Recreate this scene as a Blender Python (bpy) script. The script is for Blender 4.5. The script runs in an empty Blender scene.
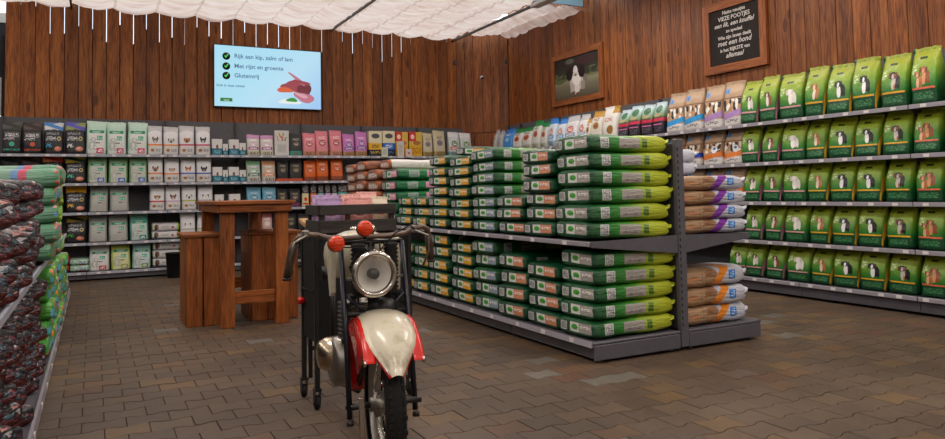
import bpy, math, random
from mathutils import Vector, Matrix, noise
random.seed(7)
PI = math.pi
SC = bpy.context.scene
COL = SC.collection

# ------------------------------------------------------------------ camera
YAW, PITCH, ROLL, F, CYP, EYE = 27.7049, 2.8046, -1.0768, 722.2, 156.27, 1.25
y_, p_, r_ = map(math.radians, (YAW, PITCH, ROLL))
FW = Vector((math.sin(y_) * math.cos(p_), math.cos(y_) * math.cos(p_), math.sin(p_)))
RT = Vector((math.cos(y_), -math.sin(y_), 0))
UP = RT.cross(FW)
RT, UP = RT * math.cos(r_) + UP * math.sin(r_), -RT * math.sin(r_) + UP * math.cos(r_)
CAM = Vector((0, 0, EYE))
cd = bpy.data.cameras.new('camera')
cd.sensor_width = 36
cd.lens = F * 36 / 945
cd.shift_y = -(439 / 2 - CYP) / 945
cd.clip_end = 200
cam = bpy.data.objects.new('camera', cd)
COL.objects.link(cam)
m = Matrix((RT, UP, -FW)).transposed().to_4x4()
m.translation = CAM
cam.matrix_world = m
SC.camera = cam


def wp(px, py, X=None, Y=None, Z=None):
    """the world point on a plane that the photograph shows at px, py"""
    d = FW + RT * ((px - 472.5) / F) - UP * ((py - CYP) / F)
    if X is not None: t = X / d.x
    elif Y is not None: t = Y / d.y
    else: t = (Z - EYE) / d.z
    return CAM + d * t


# ------------------------------------------------------------------ world, exposure
SC.view_settings.view_transform = 'Standard'
SC.view_settings.look = 'None'
SC.view_settings.gamma = 1
SC.view_settings.use_curve_mapping = False
SC.view_settings.exposure = 0.0
w = bpy.data.worlds.new('overcast')
SC.world = w
w.use_nodes = True
bg = w.node_tree.nodes['Background']
bg.inputs[0].default_value = (0.86, 0.93, 1.0, 1)
bg.inputs[1].default_value = 1.85
SC.cycles.max_bounces = 6
SC.cycles.diffuse_bounces = 4
SC.cycles.glossy_bounces = 3
SC.cycles.transmission_bounces = 4
SC.cycles.sample_clamp_indirect = 4.0

FILL_POWER = 26.0
FILL_SPOTS = [(x, y) for x in (-3.0, 0.6, 3.9, 6.1) for y in (-2.2, 0.6, 3.4, 6.2, 8.8)]


# ------------------------------------------------------------------ helpers
def lin(c):
    if isinstance(c, str):
        c = c.lstrip('#')
        c = [int(c[i:i + 2], 16) / 255 for i in (0, 2, 4)]
        c = [v / 12.92 if v <= .04045 else ((v + .055) / 1.055) ** 2.4 for v in c]
    return (c[0], c[1], c[2], 1)


class NT:
    def __init__(s, name, rough=.5, metal=0.0, spec=.5):
        s.m = bpy.data.materials.new(name)
        s.m.use_nodes = True
        s.t = s.m.node_tree
        s.b = s.t.nodes['Principled BSDF']
        s.b.inputs['Roughness'].default_value = rough
        s.b.inputs['Metallic'].default_value = metal
        s.b.inputs['Specular IOR Level'].default_value = spec

    def n(s, k, **a):
        q = s.t.nodes.new(k)
        for x, v in a.items(): setattr(q, x, v)
        return q

    def l(s, a, b): s.t.links.new(a, b)

    def math(s, op, a, b=None, c=None):
        q = s.n('ShaderNodeMath', operation=op)
        for i, v in enumerate((a, b, c)):
            if v is None: continue
            if isinstance(v, (int, float)): q.inputs[i].default_value = v
            else: s.l(v, q.inputs[i])
        return q.outputs[0]

    def mix(s, fac, a, b, mode='MIX'):
        q = s.n('ShaderNodeMix', data_type='RGBA', blend_type=mode)
        for i, v in ((0, fac), (6, a), (7, b)):
            if isinstance(v, (int, float)): q.inputs[i].default_value = v
            elif isinstance(v, (tuple, str)): q.inputs[i].default_value = lin(v) if isinstance(v, str) else v
            else: s.l(v, q.inputs[i])
        return q.outputs[2]

    def ramp(s, fac, stops, const=False):
        q = s.n('ShaderNodeValToRGB')
        e = q.color_ramp.elements
        if const: q.color_ramp.interpolation = 'CONSTANT'
        while len(e) < len(stops): e.new(.5)
        for i, (p, c) in enumerate(stops):
            e[i].position = p
            e[i].color = lin(c) if isinstance(c, str) else tuple(c)
        s.l(fac, q.inputs[0])
        return q.outputs[0]

    def noise(s, scale, detail=3, vec=None, rough=.5):
        q = s.n('ShaderNodeTexNoise')
        q.inputs['Scale'].default_value = scale
        q.inputs['Detail'].default_value = detail
        q.inputs['Roughness'].default_value = rough
        if vec is not None: s.l(vec, q.inputs[0])
        return q.outputs[0]

    def mapping(s, vec, scale=(1, 1, 1), loc=None):
        q = s.n('ShaderNodeMapping')
        q.inputs['Scale'].default_value = scale
        s.l(vec, q.inputs[0])
        if loc is not None: s.l(loc, q.inputs['Location'])
        return q.outputs[0]

    def bump(s, h, strength=.3, dist=.01):
        q = s.n('ShaderNodeBump')
        q.inputs['Strength'].default_value = strength
        q.inputs['Distance'].default_value = dist
        s.l(h, q.inputs['Height'])
        s.l(q.outputs[0], s.b.inputs['Normal'])

    def out(s, col):
        if isinstance(col, (tuple, str)): s.b.inputs[0].default_value = lin(col)
        else: s.l(col, s.b.inputs[0])
        return s.m


def flat(name, c, rough=.5, metal=0., spec=.5, vary=0.0):
    t = NT(name, rough, metal, spec)
    if vary:
        tc = t.n('ShaderNodeTexCoord')
        f = t.noise(14, 4, tc.outputs['Object'])
        a = lin(c)
        t.out(t.ramp(f, [(.3, tuple(v * (1 - vary) for v in a[:3]) + (1,)), (.7, tuple(min(1, v * (1 + vary)) for v in a[:3]) + (1,))]))
    else:
        t.out(c)
    return t.m


def printed(name, base, shapes=(), rough=.42, crumple=.35, spec=.5):
    """a flat print in the object's own UV: base colour or ramp, then shapes"""
    t = NT(name, rough, 0, spec)
    uv = t.n('ShaderNodeUVMap', uv_map='uv').outputs[0]
    sp = t.n('ShaderNodeSeparateXYZ')
    t.l(uv, sp.inputs[0])
    U, V = sp.outputs[0], sp.outputs[1]
    if isinstance(base, tuple) and base[0] in ('u', 'v'):
        nz = t.noise(5, 2, uv)
        src = t.math('ADD', U if base[0] == 'u' else V, t.math('MULTIPLY', t.math('SUBTRACT', nz, .5), .1))
        col = t.ramp(src, base[1])
    else:
        col = t.mix(0, base, base)
    nz2 = None
    for s_ in shapes:
        k = s_[0]
        if k in ('r', 'n'):
            u0, v0, u1, v1, c = s_[1:6]
            a = t.math('COMPARE', U, (u0 + u1) / 2, (u1 - u0) / 2)
            b = t.math('COMPARE', V, (v0 + v1) / 2, (v1 - v0) / 2)
            fac = t.math('MULTIPLY', a, b)
            if k == 'n':
                sc = s_[6] if len(s_) > 6 else 40
                mp = t.mapping(uv, (sc, sc * 1.4, 1))
                f = t.noise(1.0, 1, mp)
                fac = t.math('MULTIPLY', fac, t.math('GREATER_THAN', f, .5))
        elif k == 'e':
            cu, cv, ru, rv, c = s_[1:6]
            a = t.math('POWER', t.math('DIVIDE', t.math('SUBTRACT', U, cu), ru), 2)
            b = t.math('POWER', t.math('DIVIDE', t.math('SUBTRACT', V, cv), rv), 2)
            fac = t.math('LESS_THAN', t.math('ADD', a, b), 1)
        elif k == 'd':      # a slanted band
            u0, v0, slope, h, c = s_[1:6]
            q = t.math('SUBTRACT', t.math('SUBTRACT', V, v0), t.math('MULTIPLY', t.math('SUBTRACT', U, u0), slope))
            fac = t.math('COMPARE', q, 0, h)
        elif k == 'p':      # busy coloured patches
            u0, v0, u1, v1, pal, sc = s_[1:7]
            a = t.math('COMPARE', U, (u0 + u1) / 2, (u1 - u0) / 2)
            b = t.math('COMPARE', V, (v0 + v1) / 2, (v1 - v0) / 2)
            vo = t.n('ShaderNodeTexVoronoi')
            vo.inputs['Scale'].default_value = sc
            oi = t.n('ShaderNodeObjectInfo')
            cb = t.n('ShaderNodeCombineXYZ')
            t.l(oi.outputs['Random'], cb.inputs[0])
            t.l(t.mapping(uv, (1, 1, 1), cb.outputs[0]), vo.inputs[0])
            s2 = t.n('ShaderNodeSeparateColor')
            t.l(vo.outputs['Color'], s2.inputs[0])
            c = t.ramp(s2.outputs[0], [(i / len(pal), q) for i, q in enumerate(pal)], True)
            fac = t.math('MULTIPLY', a, b)
        col = t.mix(fac, col, c)
    tc = t.n('ShaderNodeTexCoord')
    nb = t.noise(4.5, 4, tc.outputs['Object'], .6)
    t.bump(nb, crumple, .04)
    return t.out(col)


# ------------------------------------------------------------------ mesh building
class MB:
    def __init__(s): s.v, s.f, s.mi, s.sm, s.uv = [], [], [], [], {}

    def add(s, vs, fs, mi=0, sm=False):
        o = len(s.v)
        s.v += [tuple(v) for v in vs]
        for f in fs:
            s.f.append([o + i for i in f]); s.mi.append(mi); s.sm.append(sm)
        return s

    def box(s, c, d, mi=0, rot=0, bev=0.0, M=None):
        x, y, z = [q / 2 for q in d]
        if bev:
            b = min(bev, x * .9, y * .9, z * .9)
            vs, idx = [], {}
            for sx in (-1, 1):
                for sy in (-1, 1):
                    for sz in (-1, 1):
                        for k, q in enumerate(((x - b, y - b, z), (x - b, y, z - b), (x, y - b, z - b))):
                            idx[(sx, sy, sz, k)] = len(vs)
                            vs.append((sx * q[0], sy * q[1], sz * q[2]))
            fs = []
            for sz in (-1, 1): fs.append([idx[(a, b2, sz, 0)] for a, b2 in ((-1, -1), (1, -1), (1, 1), (-1, 1))][::sz])
            for sy in (-1, 1): fs.append([idx[(a, sy, b2, 1)] for a, b2 in ((-1, -1), (1, -1), (1, 1), (-1, 1))][::-sy])
            for sx in (-1, 1): fs.append([idx[(sx, a, b2, 2)] for a, b2 in ((-1, -1), (1, -1), (1, 1), (-1, 1))][::sx])
            for sy in (-1, 1):
                for sz in (-1, 1):
                    fs.append([idx[(-1, sy, sz, 0)], idx[(1, sy, sz, 0)], idx[(1, sy, sz, 1)], idx[(-1, sy, sz, 1)]][::-sy * sz])
            for sx in (-1, 1):
                for sz in (-1, 1):
                    fs.append([idx[(sx, -1, sz, 0)], idx[(sx, 1, sz, 0)], idx[(sx, 1, sz, 2)], idx[(sx, -1, sz, 2)]][::sx * sz])
                for sy in (-1, 1):
                    fs.append([idx[(sx, sy, -1, 1)], idx[(sx, sy, 1, 1)], idx[(sx, sy, 1, 2)], idx[(sx, sy, -1, 2)]][::-sx * sy])
            for sx in (-1, 1):
                for sy in (-1, 1):
                    for sz in (-1, 1):
                        fs.append([idx[(sx, sy, sz, k)] for k in range(3)][::sx * sy * sz])
        else:
            vs = [(a * x, b2 * y, c2 * z) for a in (-1, 1) for b2 in (-1, 1) for c2 in (-1, 1)]
            fs = [(0, 1, 3, 2), (4, 6, 7, 5), (0, 4, 5, 1), (2, 3, 7, 6), (0, 2, 6, 4), (1, 5, 7, 3)]
        if rot:
            cr, sr = math.cos(rot), math.sin(rot)
            vs = [(a * cr - b2 * sr, a * sr + b2 * cr, c2) for a, b2, c2 in vs]
        if M is not None: vs = [tuple(M @ Vector(v)) for v in vs]
        return s.add([(a + c[0], b2 + c[1], c2 + c[2]) for a, b2, c2 in vs], fs, mi)

    def tube(s, pts, r, n=10, mi=0, sm=True, caps=True):
        pts = [Vector(p) for p in pts]
        rs = r if isinstance(r, (list, tuple)) else [r] * len(pts)
        vs, fs, prev = [], [], None
        for i, p in enumerate(pts):
            d = (pts[min(i + 1, len(pts) - 1)] - pts[max(i - 1, 0)]).normalized()
            if prev is None:
                a = d.orthogonal().normalized()
            else:
                a = (prev - d * prev.dot(d)).normalized()
            prev = a
            b2 = d.cross(a)
            vs += [p + (a * math.cos(2 * PI * k / n) + b2 * math.sin(2 * PI * k / n)) * rs[i] for k in range(n)]
        for i in range(len(pts) - 1):
            for k in range(n):
                fs.append((i * n + k, i * n + (k + 1) % n, (i + 1) * n + (k + 1) % n, (i + 1) * n + k))
        s.add(vs, fs, mi, sm)
        if caps:
            o = len(s.v) - len(vs)
            s.f.append([o + k for k in range(n)][::-1]); s.mi.append(mi); s.sm.append(False)
            s.f.append([o + (len(pts) - 1) * n + k for k in range(n)]); s.mi.append(mi); s.sm.append(False)
        return s

    def lathe(s, prof, c=(0, 0, 0), axis='z', n=24, mi=0, sm=True, a0=0, a1=2 * PI):
        """prof: (radius, height) pairs"""
        vs, fs = [], []
        full = abs(a1 - a0 - 2 * PI) < 1e-6
        m_ = n if full else n + 1
        for r, h in prof:
            for k in range(m_):
                a = a0 + (a1 - a0) * k / n
                p = (r * math.cos(a), r * math.sin(a), h)
                if axis == 'y': p = (p[0], p[2], p[1])
                if axis == 'x': p = (p[2], p[0], p[1])
                vs.append((p[0] + c[0], p[1] + c[1], p[2] + c[2]))
        for i in range(len(prof) - 1):
            for k in range(n):
                k2 = (k + 1) % m_
                f = (i * m_ + k, i * m_ + k2, (i + 1) * m_ + k2, (i + 1) * m_ + k)
                fs.append(f[::-1] if axis == 'y' else f)
        return s.add(vs, fs, mi, sm)

    def prism(s, poly, z0, z1, axis='z', mi=0):
        n = len(poly)
        def P(a, b2, c2):
            return {'z': (a, b2, c2), 'y': (a, c2, b2), 'x': (c2, a, b2)}[axis]
        vs = [P(a, b2, z0) for a, b2 in poly] + [P(a, b2, z1) for a, b2 in poly]
        fs = [list(range(n))[::-1], list(range(n, 2 * n))] + [(i, (i + 1) % n, n + (i + 1) % n, n + i) for i in range(n)]
        if axis == 'y': fs = [list(f)[::-1] for f in fs]
        return s.add(vs, fs, mi)

    def mesh(s, name, mats, uvf=None, uvs=None):
        me = bpy.data.meshes.new(name)
        me.from_pydata(s.v, [], s.f)
        for q in (mats if isinstance(mats, (list, tuple)) else [mats]): me.materials.append(q)
        me.polygons.foreach_set('material_index', s.mi)
        me.polygons.foreach_set('use_smooth', s.sm)
        if uvf:
            l = me.uv_layers.new(name='uv')
            for p in me.polygons:
                for li in p.loop_indices:
                    l.data[li].uv = uvf(Vector(s.v[me.loops[li].vertex_index]), p)
        me.update()
        return me

    def obj(s, name, mats, parent=None, **k):
        return link(name, s.mesh(name, mats, **k), parent)


def link(name, me, parent=None, loc=None, rotz=None, scale=None):
    o = bpy.data.objects.new(name, me)
    COL.objects.link(o)
    if parent: o.parent = parent
    if loc is not None: o.location = loc
    if rotz is not None: o.rotation_euler = (0, 0, rotz)
    if scale is not None: o.scale = scale
    return o


LABELS = {}


def tag(o, label, cat, group=None):
    n = len(label.split())
    if not 4 <= n <= 16: print('LABEL LENGTH', n, label)
    if label in LABELS: print('DUP LABEL', label)
    LABELS[label] = 1
    o['label'] = label
    o['category'] = cat
    if group: o['group'] = group
    return o


def thing(name, label, cat, loc=(0, 0, 0), rotz=0, group=None):
    o = link(name, None, None, loc, rotz)
    return tag(o, label, cat, group)


def struct(o):
    o['kind'] = 'structure'
    return o


def text_obj(name, body, mat, parent, size, loc, rot=(PI / 2, 0, 0), shear=0, align='CENTER', ext=.0004, bold=0.0):
    c = bpy.data.curves.new(name, 'FONT')
    c.body = body
    c.size = size
    c.align_x = align
    c.shear = shear
    c.extrude = ext
    c.offset = bold
    c.resolution_u = 2
    o = bpy.data.objects.new(name, c)
    COL.objects.link(o)
    dg = bpy.context.evaluated_depsgraph_get()
    me = bpy.data.meshes.new_from_object(o.evaluated_get(dg))
    bpy.data.objects.remove(o)
    me.materials.clear()
    me.materials.append(mat)
    q = link(name, me, parent, loc)
    q.rotation_euler = rot
    return q


def text_line(name, body, mat, parent, size, loc, shear=0, align='CENTER', bold=0.0):
    """one object per word"""
    def width(tx):
        o = text_obj('w', tx, mat, None, size, (0, 0, 0), align='LEFT', shear=shear)
        xs = [v.co.x for v in o.data.vertices]
        bpy.data.objects.remove(o)
        return max(xs)
    bar = width('|')
    total = width(body)
    x0 = loc[0] - (total / 2 if align == 'CENTER' else 0)
    words = body.split(' ')
    for i, wd in enumerate(words):
        pre = ' '.join(words[:i]) + ' ' if i else ''
        dx = width(pre + '|') - bar if i else 0
        text_obj(name, wd, mat, parent, size, (x0 + dx, loc[1], loc[2]), shear=shear, align='LEFT', bold=bold)


ORD = ['first', 'second', 'third', 'fourth', 'fifth', 'sixth', 'seventh', 'eighth', 'ninth', 'tenth', 'eleventh', 'twelfth',
       'thirteenth', 'fourteenth', 'fifteenth', 'sixteenth', 'seventeenth', 'eighteenth', 'nineteenth', 'twentieth',
       'twenty-first', 'twenty-second', 'twenty-third', 'twenty-fourth', 'twenty-fifth', 'twenty-sixth', 'twenty-seventh',
       'twenty-eighth', 'twenty-ninth', 'thirtieth', 'thirty-first', 'thirty-second', 'thirty-third', 'thirty-fourth']


# ------------------------------------------------------------------ plain materials
def wood_mat(name, dark, mid, light, scale=(14, 14, .9), rough=.6, along='z', knots=True, amount=1.0):
    t = NT(name, rough, 0, .3)
    tc = t.n('ShaderNodeTexCoord')
    oi = t.n('ShaderNodeObjectInfo')
    cb = t.n('ShaderNodeCombineXYZ')
    for i, k in enumerate((17.3, 31.1, 53.7)):
        t.l(t.math('MULTIPLY', oi.outputs['Random'], k), cb.inputs[i])
    sc = {'z': scale, 'x': (scale[2], scale[0], scale[1]), 'y': (scale[0], scale[2], scale[1])}[along]
    mp = t.mapping(tc.outputs['Object'], sc, cb.outputs[0])
    g = t.noise(1.0, 5, mp, .65)
    col = t.ramp(g, [(.3, dark), (.5, mid), (.68, light)])
    mp2 = t.mapping(tc.outputs['Object'], tuple(q * 6 for q in sc), cb.outputs[0])
    fine = t.noise(1.0, 2, mp2)
    col = t.mix(.4, col, t.ramp(fine, [(.38, dark), (.62, light)]), 'MIX')
    # each board its own tone
    tone = t.ramp(oi.outputs['Random'], [(0, (.62, .6, .6, 1)), (.5, (.95, .95, .95, 1)), (1, (1.25, 1.2, 1.15, 1))])
    col = t.mix(.75 * amount, col, tone, 'MULTIPLY')
    if knots:
        vo = t.n('ShaderNodeTexVoronoi')
        vo.inputs['Scale'].default_value = 1
        ks = {'z': (5, 5, 1.6), 'x': (1.6, 5, 5), 'y': (5, 1.6, 5)}[along]
        t.l(t.mapping(tc.outputs['Object'], ks, cb.outputs[0]), vo.inputs[0])
        kn = t.math('LESS_THAN', t.math('ADD', vo.outputs['Distance'], t.math('MULTIPLY', g, .12)), .2)
        col = t.mix(t.math('MULTIPLY', kn, .75), col, dark)
    t.bump(g, .25, .01)
    return t.out(col)


M = {}
M['plank_back'] = wood_mat('stained_plank', '#4e2710', '#884a1f', '#ac6c32', rough=.5)
M['plank_right'] = wood_mat('stained_plank_brown', '#48240f', '#80411c', '#a86a36', rough=.5)
M['table_wood'] = wood_mat('table_wood', '#4c2410', '#8c4a20', '#ab6530', rough=.45, amount=.5)
M['table_wood_x'] = wood_mat('table_wood_x', '#4c2410', '#8c4a20', '#ab6530', rough=.45, along='x', amount=.5)
M['frame_wood'] = wood_mat('frame_wood', '#6a3518', '#93522a', '#ad6a3a', rough=.5, along='x', knots=False, amount=.4)
M['frame_wood_z'] = wood_mat('frame_wood_z', '#6a3518', '#93522a', '#ad6a3a', rough=.5, along='z', knots=False, amount=.4)
M['light_wood'] = wood_mat('light_wood', '#9a7048', '#bd915f', '#cfa876', rough=.4, along='x', knots=False, amount=.3)
M['crate_wood'] = wood_mat('black_stained_wood', '#1e1b19', '#2f2b28', '#45403b', rough=.6, along='x', knots=False, amount=.3)
M['shelf'] = flat('shelf_enamel', '#5b5960', .4, .1, .4, .08)
M['shelf_dark'] = flat('shelf_dark_enamel', '#47464b', .45, .1, .4, .08)
M['backpanel'] = flat('shelf_back_panel', '#5d5c60', .6, 0, .3, .06)
M['backdark'] = flat('shelf_back_dark', '#262527', .7, 0, .2, .1)
M['rail'] = flat('price_rail_plastic', '#a3a7b4', .3, 0, .5)
M['rail2'] = flat('price_rail_warm', '#96929a', .3, 0, .5)
M['tag'] = flat('price_tag_card', '#d9d3d2', .5)
M['slot'] = flat('upright_slot', '#0b0b0c', .8)
M['chrome'] = flat('chrome', '#c9c5bd', .16, 1.0)
M['steel'] = flat('worn_steel', '#8d8981', .38, .9, .5, .15)
M['black'] = flat('black_enamel', '#121213', .35, 0, .5)
M['blackmat'] = flat('black_matt', '#101011', .7, 0, .3, .2)
M['rubber'] = flat('tyre_rubber', '#161515', .75, 0, .3, .25)
M['white'] = flat('white_plastic', '#d8d8d6', .4)
M['plaster'] = flat('pale_plaster', '#b9b2aa', .8, 0, .3, .04)
M['cream'] = NT('cream_paint', .22, 0, .6)
_t = M['cream']
_tc = _t.n('ShaderNodeTexCoord')
M['cream'] = _t.out(_t.ramp(_t.noise(9, 5, _tc.outputs['Object'], .7), [(.3, '#a89f88'), (.5, '#c8c0aa'), (.8, '#d2cab6')]))
M['red'] = flat('red_paint', '#c01d16', .2, 0, .6, .12)
M['grip'] = flat('brown_grip_rubber', '#4a3b31', .6, 0, .4, .2)
M['bar'] = flat('painted_bar', '#6a5a4e', .4, .5, .5, .2)
M['navy'] = flat('blue_black_tube', '#20222c', .3, .3, .5)
t = NT('orange_lens', .12, 0, .6)
t.b.inputs['Transmission Weight'].default_value = .35
M['orange'] = t.out('#ff4a12')
t = NT('lamp_glass', .05, 0, .8)
t.b.inputs['Alpha'].default_value = .05
M['glass'] = t.out('#f2efe8')
t = NT('floor_joint', .9, 0, .2)
M['joint'] = t.out('#3d332b')

# paver
t = NT('concrete_paver', .6, 0, .4)
at = t.n('ShaderNodeAttribute', attribute_name='tint')
ge = t.n('ShaderNodeNewGeometry')
c0 = t.ramp(at.outputs['Fac'], [(0, '#594a3f'), (.2, '#5d4e41'), (.4, '#615144'), (.55, '#665647'), (.68, '#685441'), (.8, '#715b3f'), (.92, '#664b3d'), (1, '#6f6a63')])
n1 = t.noise(38, 4, ge.outputs['Position'], .7)
n2 = t.noise(1.1, 4, ge.outputs['Position'], .6)
c0 = t.mix(.55, c0, t.ramp(n1, [(.3, (.35, .35, .35, 1)), (.7, (1.25, 1.22, 1.18, 1))]), 'MULTIPLY')
c0 = t.mix(.6, c0, t.ramp(n2, [(.35, (.5, .47, .45, 1)), (.65, (1.15, 1.1, 1.0, 1))]), 'MULTIPLY')
t.l(t.math('ADD', t.math('MULTIPLY', n1, .35), .34), t.b.inputs['Roughness'])
t.bump(n1, .35, .004)
M['paver'] = t.out(c0)

# ceiling cloth; stitched seams and ripples darkened to paint fold shading into the colour
t = NT('shade_cloth', .9, 0, .1)
ge = t.n('ShaderNodeNewGeometry')
ripple_tone = t.noise(1.0, 5, t.mapping(ge.outputs['Position'], (1.6, 9, 1)), .65)
sxyz = t.n('ShaderNodeSeparateXYZ')
t.l(ge.outputs['Position'], sxyz.inputs[0])
seam_shade = t.math('LESS_THAN', t.math('PINGPONG', t.math('ADD', sxyz.outputs[0], .33), .31), .02)
ccol = t.ramp(ripple_tone, [(.3, '#e3c3b2'), (.5, '#f6dfd1'), (.7, '#fdeee3')])
ccol = t.mix(t.math('MULTIPLY', seam_shade, .45), ccol, '#c9a896')
t.out(ccol)
tr = t.n('ShaderNodeBsdfTranslucent')
t.l(ccol, tr.inputs[0])
mx = t.n('ShaderNodeMixShader')
mx.inputs[0].default_value = .5
t.l(t.b.outputs[0], mx.inputs[1])
t.l(tr.outputs[0], mx.inputs[2])
t.l(mx.outputs[0], t.t.nodes['Material Output'].inputs[0])
M['cloth'] = t.m


# ------------------------------------------------------------------ the setting
# floor: a dark joint bed, dog-bone pavers laid in running bond
fl = MB()
fl.box((1.5, 6.0, -.056), (17, 22, .1))
floor = struct(fl.obj('floor', M['joint']))
PW, PH, AMP = .2216, .171, .011


def paver_outline(g=.0016, ins=0.0):
    """half-period trapezoid wave on the long edges, straight short ends"""
    hw, e, h = PW / 2 - g - ins, PW * .25, PH / 2 - g - ins
    up = [(-hw, h + AMP), (-e - .022, h + AMP), (-e + .022, h - AMP), (e - .022, h - AMP), (e + .022, h + AMP), (hw, h + AMP)]
    return up[::-1] + [(x, -y) for x, y in up]


def paver_verts(cx, cy, dz, tx, ty):
    o1, o2 = paver_outline(), paver_outline(ins=.002)
    vs = [(cx + x, cy + y, -.035) for x, y in o1] + [(cx + x, cy + y, -.005 + dz + tx * x + ty * y) for x, y in o1] + \
         [(cx + x, cy + y, dz + tx * x + ty * y) for x, y in o2]
    n = len(o1)
    fs = [[2 * n + i for i in range(n)]]
    for k in (0, n):
        fs += [(k + i, k + n + i, k + n + (i + 1) % n, k + (i + 1) % n) for i in range(n)]
    fs = [list(f) for f in fs]
    return vs, fs


def project(P):
    q = Vector(P) - CAM
    d = q.dot(FW)
    if d < .3: return None
    return (472.5 + F * q.dot(RT) / d, CYP - F * q.dot(UP) / d, d)


prng = random.Random(3)
tint_mesh = []
for i in range(24):
    b = MB()
    a, f = paver_verts(0, 0, 0, 0, 0)
    b.add(a, f)
    me = b.mesh('paver', M['paver'])
    at = me.attributes.new('tint', 'FLOAT', 'FACE')
    val = i / 23
    for q in at.data: q.value = val
    # outline winding: make the top face up
    tint_mesh.append(me)


def tint_pick():
    r = prng.random()
    if r < .72: return prng.random() * .5
    if r < .93: return .55 + prng.random() * .3
    if r < .985: return .86 + prng.random() * .1
    return 1.0


cells = []
rows = int(19 / PH)
for j in range(rows):
    cy = -4.0 + j * PH
    for i in range(-26, 40):
        cx = (i + .5 * (j % 2)) * PW + .06
        if cx < -5.5 or cx > 8.2 or cy > 13.2: continue
        pr = project((cx, cy, 0))
        near = pr and -20 < pr[0] < 965 and pr[1] < 449
        # under the shelving nobody sees a paver
        hid = (3.3 < cx < 4.95 and 4.4 < cy < 10.3) or cx > 7.3 or cy > 12.9 or (cx < -.4 and 2.7 < cy < 10)
        cells.append((cx, cy, pr[2] if near and not hid else 99))
cells.sort(key=lambda c: c[2])
for cx, cy, d in cells[:300]:
    o = link('paver', tint_mesh[int(tint_pick() * 23)], floor, (cx, cy, prng.uniform(-.002, .0015)))
    o.rotation_euler = (prng.uniform(-.006, .006), prng.uniform(-.006, .006), 0)
b = MB()
tv = []
for cx, cy, d in cells[300:]:
    a, f = paver_verts(cx, cy, prng.uniform(-.002, .0015), prng.uniform(-.006, .006), prng.uniform(-.006, .006))
    b.add(a, f)
    tv += [tint_pick()] * len(f)
me = b.mesh('paver_field', M['paver'])
at = me.attributes.new('tint', 'FLOAT', 'FACE')
at.data.foreach_set('value', tv)
o = link('paver_field', me, floor)
o['kind'] = 'stuff'

# back wall: vertical planks in front of a dark backing, open at the top where daylight comes through
YB = 13.1
x0b, x1b = wp(5, 60, Y=YB).x, wp(456, 80, Y=YB).x
zt, zb = 4.39, wp(4.7, 118, Y=YB).z
b = MB()
b.box(((x0b + x1b) / 2, YB + .10, 1.9), (x1b - x0b + .1, .04, 3.8))
wall_back = struct(b.obj('wall_back', M['backdark']))
npl = 39
pw = (x1b - x0b) / npl
prng = random.Random(11)
for i in range(npl):
    gap = prng.choice((.006, .008, .010, .012)) if 1 < i < 34 else .004
    b = MB()
    wv = pw - gap
    b.box((0, 0, (zt - zb) / 2), (wv, .022, zt - zb), bev=.003)
    o = b.obj('plank', M['plank_back'], wall_back)
    o.location = (x0b + (i + .5) * pw, YB + prng.uniform(-.004, .004), zb + prng.uniform(-.006, .006))
    o.rotation_euler = (0, prng.uniform(-.0012, .0012), 0)
for i in range(npl):      # battens closing the gaps lower down, each to its own height
    zz = prng.choice((prng.uniform(3.8, 3.95), prng.uniform(3.85, 4.05), prng.uniform(4.0, 4.2))) if 1 < i < 35 else 4.3
    b = MB()
    b.box((0, 0, (zz - zb) / 2), (pw * .96, .02, zz - zb))
    o = b.obj('batten', M['backdark'], wall_back)
    o.location = (x0b + (i + 1) * pw, YB + .05, zb)

# corner return between the two plank walls
XR = 7.4
pa, pb = Vector((x1b + .01, YB, 0)), Vector((XR, 12.48, 0))
dv = (pb - pa)
ln = dv.length
ang = math.atan2(dv.y, dv.x)
b = MB()
b.box((ln / 2, .05, 2.28), (ln + .1, .03, 4.56))
wc = struct(b.obj('wall_corner', M['backdark']))
wc.location = pa
wc.rotation_euler = (0, 0, ang)
for i in range(6):
    b = MB()
    b.box((0, 0, 1.05), (ln / 6 - .003, .022, 2.14), bev=.003)
    o = b.obj('plank', M['plank_right'], wc)
    o.location = ((i + .5) * ln / 6, prng.uniform(-.003, .003), 2.46)
    b = MB()
    b.box((0, 0, 1.2), (ln / 6 - .006, .022, 2.42), bev=.003)
    o = b.obj('plank', M['plank_right'], wc)
    o.location = ((i + .5) * ln / 6, prng.uniform(-.003, .003), .02)

# right wall
y0r, y1r = 12.46, 1.6
b = MB()
b.box((XR + .08, (y0r + y1r) / 2, 2.6), (.04, y0r - y1r + .1, 5.2))
wall_right = struct(b.obj('wall_right', M['backdark']))
npr = 54
pr_ = (y0r - y1r) / npr
for i in range(npr):
    b = MB()
    b.box((0, 0, 1.35), (.022, pr_ - .006, 2.7), bev=.003)
    o = b.obj('plank', M['plank_right'], wall_right)
    o.location = (XR + .01 + prng.uniform(-.004, .004), y0r - (i + .5) * pr_, 2.5)

# the rest of the shell, out of view
b = MB()
b.box((-5.6, 4.5, 2.2), (.1, 17.2, 4.4))
struct(b.obj('wall_left', M['plaster']))
b = MB()
b.box((1, -4.1, 2.2), (13.2, .1, 4.4))
struct(b.obj('wall_front', M['plaster']))
b = MB()
b.box((7.55, -1.3, 2.2), (.1, 5.6, 4.4))
struct(b.obj('wall_right_front', M['plaster']))
# the bit beyond the left end of the plank wall
b = MB()
b.box((-3.4, YB + .9, 1.3), (4.4, .06, 2.6), 1)
b.box((-3.4, YB + .9, 2.95), (4.4, .08, .62), 0)
b.box((-3.4, YB + .9, 3.7), (4.4, .05, .95), 1)
b.box((-3.4, YB + .9, 4.25), (4.4, .08, .16), 0)
struct(b.obj('wall_beyond', [M['plaster'], M['backdark']]))

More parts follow.
